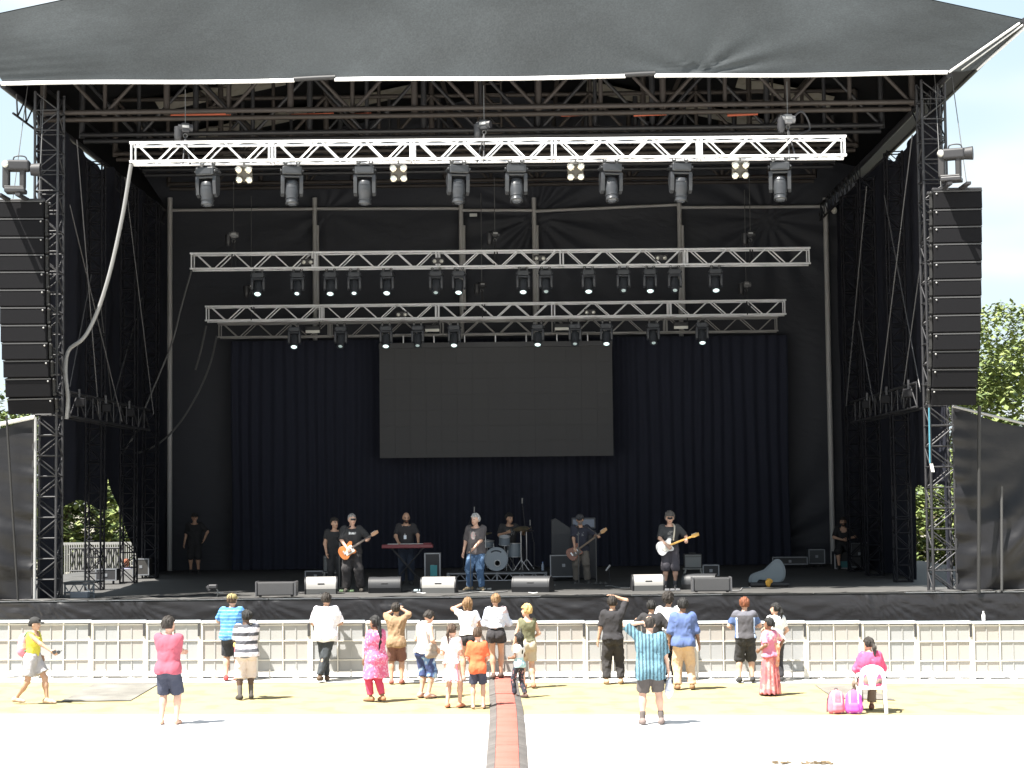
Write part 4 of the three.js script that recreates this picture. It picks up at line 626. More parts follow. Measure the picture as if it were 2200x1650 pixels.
  const faceCol = (x, y, z) => { const p = V(x, y, z).sub(hc), a = p.dot(hx) / HS, b = p.dot(hy) / HS, c = p.dot(hz) / HS; if (c > 0.05) { const e = Math.hypot((Math.abs(a) - 0.031) * 1, (b - 0.008) * 1.6); if (o.shades && Math.abs(b - 0.008) < 0.02 && Math.abs(a) < 0.062) return [0.01, 0.01, 0.012]; if (e < 0.012) return [0.03, 0.025, 0.025]; if (Math.abs(b - 0.032) < 0.006 && Math.abs(Math.abs(a) - 0.031) < 0.02) return brow; if (Math.abs(b + 0.058) < 0.008 && Math.abs(a) < 0.024) return lc; } if (o.beard && b < -0.03 && c > -0.01 && !(Math.abs(b + 0.058) < 0.006 && Math.abs(a) < 0.02)) return o.beard; return skin; };
  const geos = [nets(B, 0.019, 0.035, null, skin), nets(headP, 0.0085, 0.022, null, faceCol)];
  arms.forEach(([e, ws], i) => { const s = i ? -1 : 1, dir = (s > 0 ? o.Ld : o.Rd) ? V(...(s > 0 ? o.Ld : o.Rd)) : ws.clone().sub(e), n = (s > 0 ? o.Ln : o.Rn) ? V(...(s > 0 ? o.Ln : o.Rn)) : V(-s, 0, 0.3); geos.push(nets(handPrims(ws, dir, n, o.curl ?? 0.35, s), 0.0072, 0.009, null, skin)); });
  const fin = (g) => g.scale(h, h, h);
  part('body', fin(mergeGeometries(geos)), skinMat, t);
  // ---- clothing
  const put = (name, prims, cell, k, post, col, m = clothMat) => part(name, fin(nets(prims, cell, k, post, col)), m, t);
  if (o.top) {
    const T = o.top, g = (T.g ?? 0.018) * 0.72, hem = T.hem ?? 0.87, low = Math.min(0.93, hem), P = torso(g, Math.max(low, 0.86)), cutY = hem - 0.93 + hipY, sl = T.sl ?? 0.7;
    if (hem < 0.86) for (const s of [1, -1]) P.push(cap(sp(s * 0.07 * wb, 0.95, 0), V(s * 0.075 * wb, cutY - 0.05, piv.z), 0.11 * wb + g, 0.12 * wb + g + (T.flare ?? 0)));
    if (!o.sit) for (const s of [1, -1]) P.push(ell(sp(s * 0.075, 0.9, -0.055), [0.1 * wb + g + 0.022, 0.12 + g, 0.085 * wb + g + 0.022]));
    if (sl > 0) arms.forEach(([e, ws], i) => { const u1 = Math.min(1, sl); P.push(cap(SH[i], SH[i].clone().lerp(e, u1), 0.062 * aw + g * 0.5, (T.wide ?? 0.06) * aw + g * 0.55, { cut: sl <= 1 })); if (sl > 1) P.push(cap(e, e.clone().lerp(ws, sl - 1), 0.054 * aw + g * 0.4, 0.045 * aw + g * 0.4, { cut: true })); });
    const nk = T.neck ?? 1.465, nkc = up(V(0, 1.47, 0.0)); const nd = V(0, 1, 0.45).applyMatrix4(rot).normalize(); const nO = up(V(0, nk - 0.005, 0));
    put('shirt', P, 0.0145, 0.05, (d, x, y, z) => { d += fold(x, y, z, seed, T.fold ?? 0.018) ; d = Math.max(d, cutY - y + 0.012 * Math.sin(x * 20 + seed)); const r = Math.hypot(x - nkc.x, z - nkc.z); if (r < 0.12) d = Math.max(d, (x - nO.x) * nd.x + (y - nO.y) * nd.y + (z - nO.z) * nd.z); if (T.tank) { const q = (x - nO.x) * nd.x + (y - nO.y) * nd.y + (z - nO.z) * nd.z + 0.09; if (Math.abs(Math.abs(x) - 0.085) > 0.03) d = Math.max(d, q); } return d; }, (x, y, z) => T.fn ? T.fn(x, y - hipY + 0.93, z) : T.col);
  }
  if (o.bottom) {
    const T = o.bottom, g = T.g ?? 0.018, len = T.len ?? 0.8, P = [];
    if (T.skirt) { const yb = T.skirt; const topP = piv.clone().add(V(0, 0.13, 0)); P.push(cap(topP, V(o.skX ?? 0, yb, piv.z + (o.skZ ?? 0)), 0.125 * wb + g, T.r ?? 0.2, { cut: true, sz: T.sz ?? 0.85 })); for (const s of [1, -1]) P.push(ell(sp(s * 0.06, 0.92, -0.03), [0.1 * wb + g, 0.1 + g, 0.1 * wb + g])); }
    else { for (const s of [1, -1]) P.push(cap(sp(s * 0.066 * wb, 0.98, 0), sp(s * 0.07 * wb, 0.92, 0), 0.106 * wb + g, 0.11 * wb + g), ell(sp(s * 0.075, 0.9, -0.055), [0.1 * wb + g, 0.11 + g, 0.085 * wb + g]));
      legs.forEach(([k, a], i) => { const u = Math.min(1, len); P.push(cap(HIP[i], HIP[i].clone().lerp(k, u), 0.094 * lw + g, (T.r ?? 0.075) * lw + g, { cut: len <= 1 })); if (len > 1) P.push(cap(k, k.clone().lerp(a, len - 1), (T.r2 ?? 0.068) * lw + g, (T.r3 ?? 0.055) + g * 0.8, { cut: true })); }); }
    const wy = hipY + (T.rise ?? 0.1);
    put(T.skirt ? 'skirt' : len > 1 ? 'trousers' : 'shorts', P, 0.0145, 0.025, (d, x, y, z) => { d += T.skirt ? (T.pleat ?? 0.012) * Math.sin(Math.atan2(z - piv.z, x) * 13 + seed) * Math.min(1, Math.max(0, (wy - y) * 2)) + fold(x, y * 0.4, z, seed, 0.014) : fold(x, y, z, seed + 3, T.fold ?? 0.02); const p = V(x, y, z).sub(piv).applyMatrix4(rot.clone().invert()); return Math.max(d, p.y - (T.rise ?? 0.1)); }, (x, y, z) => T.fn ? T.fn(x, y, z) : T.col);
  }
  if (o.extraCloth) for (const e of o.extraCloth) put(e.name, e.prims({ sp, up, SH, arms, legs, hp, piv, neck, hc, HF, hy, hz }), e.cell ?? 0.0145, e.k ?? 0.03, (d, x, y, z) => { d += fold(x, y, z, seed + 5, e.fold ?? 0.012); return e.post ? e.post(d, x, y, z) : d; }, e.fn || e.col);
  if (o.socks) feet.forEach((f) => put('sock', [cap(f.a.clone().lerp(f.k, o.socks.len ?? 0.3), f.a.clone().add(V(0, -0.02, 0)), 0.052, 0.046)], 0.0145, 0.02, null, o.socks.col));
  if (o.shoes) feet.forEach((f) => put('shoe', [cap(f.heel.clone().add(V(0, 0.012, 0)), f.ball.clone().add(V(0, 0.008, 0)), 0.048, 0.045), cap(f.ball.clone().add(V(0, 0.004, 0)), f.toe.clone().addScaledVector(f.f, 0.02), 0.045, 0.03), cap(f.heel.clone().add(V(0, 0.012, 0)), f.a.clone().add(V(0, o.shoes.hi ? 0.06 : 0, 0)), 0.047, 0.046)], 0.0125, 0.02, (d, x, y, z) => Math.max(d, 0.004 - y + (o.lift ?? -9)), (x, y, z) => y < f.heel.y - 0.02 ? (o.shoes.sole || [0.05, 0.05, 0.05]) : o.shoes.col));
  if (o.hair) {
    const Hh = o.hair, st = Hh.style, P = [], cutF = Hh.front ?? 0.035, cutU = Hh.brow ?? 0.05, bot = { short: -0.055, bald: -0.06, bob: -0.11, pony: -0.05, bun: -0.045, long: -0.08, curly: -0.1, cap: -0.045, messy: -0.06 }[st] ?? -0.05, thick = Hh.t ?? 0.012;
    P.push(ell(hp(0, 0.022, -0.016), [(0.079 + thick) * HS, (0.1 + thick) * HS, (0.096 + thick) * HS], HF));
    if (st === 'bob' || st === 'long') for (const s of [1, -1]) P.push(cap(hp(s * 0.058, 0.0, -0.035), hp(s * 0.05, -0.1, -0.045), 0.045, 0.035));
    if (st === 'long') P.push(cap(hp(0, -0.02, -0.07), hp(Hh.dx ?? 0, Hh.dy ?? -0.3, -0.085), 0.06, 0.035));
    if (st === 'pony') P.push(ell(hp(0, 0.03, -0.115), [0.03, 0.03, 0.03]), cap(hp(0, 0.025, -0.12), hp(0.01, -0.07, -0.15), 0.026, 0.033), cap(hp(0.01, -0.07, -0.15), hp(Hh.dx ?? 0.01, Hh.dy ?? -0.22, -0.12), 0.033, 0.012));
    if (st === 'braid') { P.push(cap(hp(0, 0.0, -0.09), hp(0.01, -0.16, -0.11), 0.045, 0.034), cap(hp(0.01, -0.16, -0.11), hp(0.03, -0.36, -0.1), 0.036, 0.03), cap(hp(0.03, -0.36, -0.1), hp(0.06, Hh.dy ?? -0.55, -0.08), 0.03, 0.014)); }
    if (st === 'bun') P.push(ell(hp(Hh.dx ?? 0, Hh.up ?? 0.1, -0.09), [0.052, 0.048, 0.048], HF));
    if (st === 'curly') for (let i = 0; i < 60; i++) { const a = i * 2.4, b = 1 - 1.45 * (i + 0.5) / 60, q = Math.sqrt(1 - b * b); P.push(ell(hp(Math.cos(a) * q * 0.088, 0.03 + 0.105 * b, -0.018 + Math.sin(a) * q * 0.1), [0.03, 0.03, 0.03])); }
    const inv = (x, y, z) => { const p = V(x, y, z).sub(hc); return [p.dot(hx) / HS, p.dot(hy) / HS, p.dot(hz) / HS]; };
    put('hair', P, 0.0095, 0.02, (d, x, y, z) => { const [a, b, c] = inv(x, y, z); d += 0.03 * (fbm(a * 34 + seed, b * 13, c * 34, 3) - 0.5) + 0.006 * Math.sin(a * 140 + 9 * fbm(a * 20, b * 20, c * 20, 2)); const face = Math.max(cutF - c - Math.abs(a) * 0.35, b - cutU); d = Math.max(d, -face); if (['short', 'bald', 'cap', 'messy', 'bun', 'pony'].includes(st) && c > -0.11) d = Math.max(d, bot - b - (c > 0 ? -0.03 : 0)); if (st === 'bald') d = Math.max(d, -(Math.max(Math.hypot(a, c + 0.005) - 0.062, 0.03 - b))); return d; }, (x, y, z) => { const n = 0.25 + 1.1 * fbm(x * 46, y * 16, z * 46 + seed, 2); return [Hh.col[0] * n, Hh.col[1] * n, Hh.col[2] * n]; }, hairMat);
  }
  if (o.cap) { put('cap', [ell(hp(0, 0.05, -0.012), [0.098 * HS, 0.085 * HS, 0.112 * HS], HF), cap(hp(-0.03, 0.045, 0.08), hp(-0.025, 0.03, 0.155), 0.03, 0.026, { sz: 1 }), cap(hp(0.03, 0.045, 0.08), hp(0.025, 0.03, 0.155), 0.03, 0.026)], 0.009, 0.02, (d, x, y, z) => { const p = V(x, y, z).sub(hc), b = p.dot(hy), c = p.dot(hz); return Math.max(d, (c > 0.075 ? 0.03 : 0.025) - b, c > 0.1 ? b - 0.055 : -1); }, o.cap); }
  t.userData.k = undefined; delete t.userData.k;
  t.fig = { sp, SH, arms, legs, hp, h, piv, neck };
  return t;
}
const toWorld = (t, v) => v.clone().multiplyScalar(t.fig.h).applyAxisAngle(UPV, t.rotation.y).add(t.position);
// ---------------------------------------------------------------- the crowd
const G = (px, hy, fy) => { const pos = onGround(px, fy); pos.y = groundY(pos.x) + 0.004; return { pos, H: at(px, hy, pos.z).y - pos.y }; };
const Bq = (px, hy, z = 2.32) => { const x = xAt(px, z, 1400), pos = V(x, groundY(x) + 0.014, z); return { pos, H: at(px, hy, z).y - pos.y }; };
const D_ = (px, hy, fy) => { const pos = onDeck(px, fy); pos.y = DECK + 0.002; return { pos, H: at(px, hy, pos.z).y - pos.y }; };
const HAIR = { black: [0.007, 0.0065, 0.0065], dark: [0.02, 0.014, 0.01], brown: [0.075, 0.043, 0.024], light: [0.26, 0.15, 0.07], blond: [0.62, 0.42, 0.17], ginger: [0.24, 0.075, 0.03], grey: [0.36, 0.35, 0.34] };
const PI = Math.PI, stripesH = (a, b, n, f = 0.5) => (x, y) => ((y * n) % 1 + 1) % 1 < f ? a : b;
const crowd = 'people watching from before the barrier';
{ // woman walking in from the left
  const p = G(70, 1325, 1512), t = person({ ...p, turn: PI / 2 - 0.25, label: 'woman walking right in a yellow top with a pink backpack, holding out dark sunglasses', fem: 1, skin: 'tan', w: 1.0, L: [0.2, 0.95, 0.06], R: [-0.12, 1.02, 0.56], Rh: [-0.3, -1, -0.2], fL: [0.08, 0.28, 0, 0.05], fR: [-0.09, -0.32, 0.03, 0], dip: -0.035, head: [0, 0.05, 0], lean: 0.06,
    hair: { style: 'bun', col: HAIR.black, up: -0.01 }, cap: [0.02, 0.02, 0.02], top: { col: [0.55, 0.5, 0.06], sl: 0, tank: 0, neck: 1.43, hem: 0.98, g: 0.012 }, bottom: { len: 0.72, r: 0.108, col: [0.36, 0.35, 0.37], g: 0.028, rise: 0.14 }, shoes: { col: [0.45, 0.32, 0.24], sole: [0.3, 0.25, 0.2] },
    extraCloth: [{ name: 'waist_cloth', col: [0.08, 0.42, 0.3], prims: ({ sp }) => [cap(sp(0.12, 0.99, -0.02), sp(0.14, 0.84, -0.12), 0.06, 0.075), cap(sp(0.14, 0.84, -0.12), sp(0.13, 0.74, -0.14), 0.05, 0.02)] }] });
  const bp = toWorld(t, V(0.02, 1.2, -0.2)), b = thing('backpack', 'pink and white backpack on the walking woman', 'backpack', bp, t.rotation.y); b.rotation.x = 0;
  part('bag', nets([ell(V(0, 0, -0.02), [0.14, 0.2, 0.09]), ell(V(0, -0.13, -0.03), [0.13, 0.11, 0.1])], 0.014, 0.04, null, (x, y) => y > 0.02 ? [0.6, 0.3, 0.42] : y > -0.08 ? [0.62, 0.5, 0.55] : [0.62, 0.22, 0.3]), clothMat, b);
  for (const s of [1, -1]) part('strap', tube([V(s * 0.09, 0.14, 0.04), V(s * 0.1, 0.23, 0.14), V(s * 0.1, 0.14, 0.28), V(s * 0.1, -0.05, 0.2), V(s * 0.1, -0.13, 0.06)], 0.014, 16, 6), mat([0.08, 0.2, 0.1], 0.8), b);
  const hnd = toWorld(t, t.fig.arms[1][1].clone().add(V(0, -0.03, 0.13))), g = thing('sunglasses', 'dark sunglasses in the outstretched hand of the walking woman', 'sunglasses', hnd, 0); for (const s of [-1, 1]) part('lens', new THREE.CylinderGeometry(0.034, 0.034, 0.008, 14).rotateX(PI / 2).translate(s * 0.04, 0, 0), mat([0.02, 0.02, 0.02], 0.2), g); part('frame', merge([box(0.16, 0.012, 0.01, 0, 0.02, 0), box(0.008, 0.01, 0.12, 0.08, 0.02, -0.06), box(0.008, 0.01, 0.12, -0.08, 0.02, -0.06)]), M.black, g);
}
person({ ...G(362, 1328, 1557), group: crowd, label: 'man in a maroon T-shirt and navy shorts standing with folded arms', skin: 'fair', w: 1.02, turn: PI - 0.12, L: [-0.1, 1.17, 0.22], R: [0.12, 1.14, 0.24], Lh: [1, -0.6, -0.2], Rh: [-1, -0.6, -0.2], head: [-0.5, 0, 0], hair: { style: 'short', col: HAIR.dark, t: 0.016 }, top: { col: [0.36, 0.075, 0.11], sl: 0.85, hem: 0.84, g: 0.024 }, bottom: { len: 0.98, col: [0.035, 0.04, 0.065], r: 0.085 }, fL: [0.12, 0, 0], fR: [-0.13, 0.03, 0] });
{
  const st = (x, y) => { const q = ((y * 14) % 1 + 1) % 1; return q < 0.22 ? [0.2, 0.42, 0.62] : [0.05, 0.18, 0.46]; };
  person({ ...Bq(497, 1278), group: crowd, label: 'man in a blue striped polo shirt and khaki cap leaning on the barrier', skin: 'fair', w: 1.16, L: [0.2, 1.13, 0.42], R: [-0.16, 1.13, 0.42], Lh: [1, -0.5, -0.3], Rh: [-1, -0.5, -0.3], lean: 0.12, head: [-0.35, 0, 0], hair: { style: 'short', col: HAIR.brown }, cap: [0.24, 0.2, 0.09], top: { fn: st, sl: 0.8, hem: 0.84, g: 0.03 }, bottom: { len: 0.95, col: [0.022, 0.024, 0.032], r: 0.085 }, shoes: { col: [0.38, 0.05, 0.05] } });
  const t = person({ ...G(530, 1313, 1503), group: crowd, label: 'dark-haired man in a white and navy striped shirt and long white shorts', skin: 'dark', w: 1.12, belly: 0.02, turn: PI + 0.35, L: [0.02, 1.08, 0.28], R: [0.05, 1.12, 0.26], Lh: [1, -0.8, 0], Rh: [-1, -0.8, 0], head: [0.3, 0, 0], hair: { style: 'short', col: HAIR.black }, top: { fn: (x, y) => { const q = ((y * 6.2 + 0.15) % 1 + 1) % 1; return q < 0.42 ? [0.06, 0.062, 0.075] : [0.62, 0.6, 0.66]; }, sl: 0.9, hem: 0.84, g: 0.03 }, bottom: { len: 1.22, col: [0.6, 0.53, 0.52], r: 0.092, r2: 0.085, r3: 0.085, g: 0.02 }, socks: { col: [0.1, 0.09, 0.085], len: 0.42 }, shoes: { col: [0.04, 0.035, 0.03], sole: [0.1, 0.09, 0.08] }, fL: [0.14, -0.02, 0], fR: [-0.1, 0.05, 0] });
  const b = thing('carry_bag', 'small red and yellow bag held by the man in the striped shirt', 'bag', toWorld(t, V(0.12, 1.06, 0.3)), t.rotation.y); part('pouch', nets([ell(V(0, 0, 0), [0.09, 0.08, 0.06]), ell(V(0.02, -0.12, 0), [0.05, 0.08, 0.04])], 0.013, 0.03, null, (x, y) => y > -0.03 ? [0.6, 0.4, 0.12] : [0.55, 0.12, 0.14]), clothMat, b); part('paper', sheet(4, 4, (u, v) => V(-0.1 + 0.16 * u, 0.02 - 0.05 * v, 0.05 + 0.12 * v)), mat([0.6, 0.6, 0.62], 0.9), b);
  person({ ...Bq(700, 1277), group: crowd, label: 'man in a loose white shirt and dark jeans with crossed ankles at the barrier', skin: 'tan', w: 1.12, L: [0.2, 1.14, 0.38], R: [-0.24, 1.12, 0.36], lean: 0.14, head: [-0.2, 0.05, 0], hair: { style: 'short', col: HAIR.dark, t: 0.016 }, top: { col: [0.74, 0.72, 0.78], sl: 0.9, hem: 0.8, g: 0.04, fold: 0.03 }, bottom: { len: 1.93, col: [0.03, 0.036, 0.042], r: 0.08, g: 0.014, fold: 0.026 }, fL: [-0.02, 0.02, 0], fR: [0.1, -0.22, 0.02], shoes: { col: [0.09, 0.06, 0.04], sole: [0.05, 0.04, 0.03] } });
}
{ // woman in pink tunic with a long braid
  const pk = (x, y, z) => { const q = fbm(x * 40, y * 40, z * 40, 2); return q > 0.48 ? [0.66, 0.36, 0.5] : [0.6, 0.12, 0.24]; };
  person({ ...G(808, 1327, 1508), group: crowd, label: 'woman in a long pink tunic and pink trousers with a black braid', fem: 1, w: 1.28, skin: 'brown', turn: PI + 0.75, headS: 1.05, L: [0.2, 0.82, 0.15], R: [-0.16, 0.86, 0.2], head: [0.3, 0.1, 0], hair: { style: 'braid', col: HAIR.black, dy: -0.5 }, top: { fn: pk, sl: 1.55, hem: 0.5, g: 0.026, flare: 0.05 }, bottom: { len: 1.85, col: [0.55, 0.06, 0.13], r: 0.075, r3: 0.05 }, fL: [0.06, 0.1, 0], fR: [-0.06, -0.15, 0.02], shoes: { col: [0.3, 0.15, 0.08] } });
  const t = person({ ...G(852, 1297, 1470), group: crowd, label: 'youth in a tan T-shirt and brown shorts holding up a phone in both hands', skin: 'tan', w: 0.92, L: [0.02, 1.62, 0.3], R: [-0.06, 1.64, 0.3], Lh: [1, -0.4, 0.2], Rh: [-1, -0.35, 0.2], Rn: [1, 0, 0], head: [-0.15, -0.08, 0], hair: { style: 'short', col: HAIR.dark }, top: { col: [0.26, 0.17, 0.1], sl: 0.85, hem: 0.8, g: 0.028, fold: 0.026 }, bottom: { len: 0.95, col: [0.14, 0.065, 0.055], r: 0.09 }, shoes: { col: [0.3, 0.1, 0.08] } });
  const q = thing('phone', 'black phone held up by the youth in tan', 'phone', toWorld(t, V(-0.02, 1.7, 0.4)), t.rotation.y); part('case', rbox(0.15, 0.076, 0.01, 0.008), M.black, q); part('screen', box(0.135, 0.066, 0.002, 0, 0, -0.0068), mat([0.05, 0.06, 0.08], 0.15), q);
}
{ // woman with shoulder bag
  const bl = (x, y, z) => { const q = fbm(x * 12 + y * 8, y * 7, z * 12, 2); return q > 0.5 ? [0.42, 0.55, 0.72] : q > 0.42 ? [0.14, 0.26, 0.5] : [0.04, 0.06, 0.16]; };
  const t = person({ ...G(912, 1311, 1500), group: crowd, label: 'woman in a white sleeveless top and blue print long shorts looking into her bag', fem: 1, skin: 'fair', turn: PI - 0.75, L: [0.08, 1.1, 0.2], R: [-0.22, 0.98, 0.15], Lh: [1, -0.4, -0.6], Rh: [-0.6, 0, -1], lean: 0.06, head: [-0.1, 0.6, 0], hair: { style: 'bun', col: HAIR.dark, up: -0.02 }, top: { col: [0.76, 0.76, 0.78], sl: 0, neck: 1.45, hem: 0.9, g: 0.016 }, bottom: { len: 1.2, fn: bl, r: 0.088, r2: 0.09, r3: 0.09 }, shoes: { col: [0.5, 0.3, 0.25] } });
  const b = thing('shoulder_bag', 'grey beige shoulder bag on the woman in the white sleeveless top', 'bag', toWorld(t, V(-0.23, 0.98, -0.02)), t.rotation.y); part('bag', nets([cap(V(0, 0.08, -0.05), V(0, 0.08, 0.05), 0.045, 0.045), cap(V(0, -0.1, -0.08), V(0, -0.1, 0.08), 0.06, 0.06), cap(V(0, 0, -0.07), V(0, 0, 0.07), 0.055, 0.055)], 0.014, 0.05, (d, x, y, z) => d + fold(x, y, z, 3, 0.02), [0.3, 0.25, 0.21]), clothMat, b); part('strap', tube([V(0, 0.12, 0.07), V(0.08, 0.36, 0.05), V(0.14, 0.46, 0.0), V(0.08, 0.34, -0.06), V(0, 0.12, -0.07)], 0.014, 20, 6), mat([0.25, 0.2, 0.17], 0.8), b);
}
person({ ...G(972, 1343, 1521), group: crowd, label: 'girl with a brown ponytail in a white and pink dress', fem: 1, kid: 0, w: 0.9, skin: 'fair', turn: PI - 0.35, L: [0.14, 1.12, 0.24], R: [-0.1, 1.12, 0.26], head: [-0.2, 0.05, 0], hair: { style: 'pony', col: HAIR.brown, dy: -0.26 }, top: { fn: (x, y) => [0.74, 0.6, 0.58], sl: 0.7, hem: 0.95, g: 0.018 }, bottom: { skirt: 0.58, r: 0.2, fn: (x, y, z) => Math.sin(Math.atan2(z, x) * 6.5) > 0.25 ? [0.68, 0.28, 0.36] : [0.74, 0.6, 0.6], pleat: 0.02 }, fL: [0.11, -0.02, 0], fR: [-0.14, 0.08, 0], shoes: { col: [0.5, 0.2, 0.13] } });
person({ ...Bq(1006, 1286), group: crowd, label: 'woman in a white T-shirt and black shorts shading her eyes at the barrier', fem: 1, skin: 'tan', L: [0.12, 1.63, 0.12], R: [-0.2, 1.14, 0.36], Lh: [1, -0.7, 0.2], Ln: [0, 0, -1], head: [-0.1, -0.05, 0], hair: { style: 'bob', col: HAIR.light }, top: { col: [0.76, 0.75, 0.77], sl: 0.55, hem: 0.98, g: 0.02 }, bottom: { len: 0.3, col: [0.022, 0.02, 0.022], r: 0.1, g: 0.012, rise: 0.14 }, shoes: { col: [0.3, 0.2, 0.16] } });
person({ ...G(1027, 1353, 1523), group: crowd, label: 'boy in an orange T-shirt and navy shorts', kid: 1, w: 1.02, skin: 'fair', L: [0.17, 1.0, 0.2], R: [-0.17, 1.0, 0.2], head: [-0.25, 0, 0], hair: { style: 'short', col: HAIR.brown, t: 0.008 }, top: { col: [0.6, 0.12, 0.045], sl: 0.9, hem: 0.78, g: 0.026 }, bottom: { len: 0.85, col: [0.04, 0.045, 0.075], r: 0.088 }, fL: [0.11, 0, 0], fR: [-0.12, 0.03, 0] });
{
  const p = Bq(1066, 1278, 2.4); p.pos.y += 0.06; p.H -= 0.06;
  person({ ...p, group: crowd, label: 'young woman with a hair bun in a pale denim top and black shorts', fem: 1, skin: 'tan', turn: PI - 0.05, L: [0.16, 1.12, 0.3], R: [-0.2, 1.12, 0.3], head: [0.35, -0.05, 0], hair: { style: 'bun', col: HAIR.light, up: 0.07, dx: -0.02 }, top: { fn: (x, y) => y > 1.36 && x < -0.02 ? [0.62, 0.5, 0.52] : [0.55, 0.6, 0.72], sl: 1.5, hem: 1.06, g: 0.036, fold: 0.03 }, bottom: { len: 0.32, col: [0.025, 0.023, 0.026], r: 0.11, g: 0.016, rise: 0.15 }, fL: [0.06, 0, 0], fR: [-0.08, 0.14, 0], shoes: { col: [0.08, 0.05, 0.04] } });
  const t = person({ ...G(1134, 1301, 1478), group: crowd, label: 'blonde woman in an olive strap top and beige shorts', fem: 1, skin: 'fair', turn: PI + 0.3, L: [0.28, 0.84, 0.14], R: [-0.2, 1.05, 0.2], head: [0.8, 0, 0], hair: { style: 'short', col: HAIR.blond, t: 0.02 }, top: { col: [0.13, 0.13, 0.075], sl: 0, neck: 1.36, hem: 1.0, g: 0.014 }, bottom: { len: 0.78, col: [0.42, 0.36, 0.27], r: 0.086, rise: 0.14 }, fL: [0.08, 0.02, 0], fR: [-0.1, -0.1, 0], shoes: { col: [0.3, 0.15, 0.09] } });
  const b = thing('shoulder_bag', 'dark slim bag on a strap beside the blonde woman', 'bag', toWorld(t, V(0.17, 1.05, 0.0)), t.rotation.y); part('bag', rbox(0.06, 0.3, 0.2, 0.03), mat([0.05, 0.05, 0.045], 0.7), b); part('strap', tube([V(0, 0.14, 0.07), V(-0.03, 0.36, 0.05), V(-0.04, 0.4, -0.02), V(0, 0.14, -0.08)], 0.012, 16, 6), mat([0.05, 0.05, 0.045], 0.7), b);
  person({ ...G(1116, 1364, 1499), group: crowd, label: 'small girl in a light blue top and dark flowered leggings', kid: 1, fem: 1, skin: 'brown', turn: PI + 0.95, L: [0.1, 1.1, 0.24], R: [-0.14, 1.1, 0.22], head: [0.1, 0, 0], hair: { style: 'long', col: HAIR.black, dy: -0.34, t: 0.018 }, top: { fn: (x, y) => y > 1.12 ? [0.66, 0.66, 0.68] : [0.4, 0.6, 0.66], sl: 0.6, hem: 0.84, g: 0.022 }, bottom: { len: 1.9, fn: (x, y, z) => { const q = fbm(x * 26, y * 22, z * 26, 2); return q > 0.56 ? [0.5, 0.42, 0.36] : q > 0.52 ? [0.45, 0.12, 0.16] : [0.03, 0.034, 0.05]; }, r: 0.066, g: 0.01 }, fL: [0.06, 0.12, 0], fR: [-0.07, -0.16, 0], shoes: { col: [0.1, 0.06, 0.05] } });
}
person({ ...G(1318, 1283, 1470), group: crowd, label: 'man dressed in black holding one hand on top of his head', skin: 'tan', w: 1.04, L: [0.3, 0.86, 0.06], R: [-0.05, 1.76, 0.06], Rh: [-1, 0.2, 0.3], Rd: [0.9, 0.3, 0], Rn: [0, -1, 0], head: [-0.15, 0, 0], hair: { style: 'short', col: HAIR.dark }, top: { col: [0.02, 0.019, 0.022], sl: 0.9, hem: 0.9, g: 0.024 }, bottom: { len: 1.9, col: [0.026, 0.024, 0.025], r: 0.082, r3: 0.062, g: 0.02, fold: 0.03 }, fL: [0.14, 0, 0], fR: [-0.15, 0.05, 0], shoes: { col: [0.42, 0.28, 0.18], sole: [0.3, 0.22, 0.15] } });
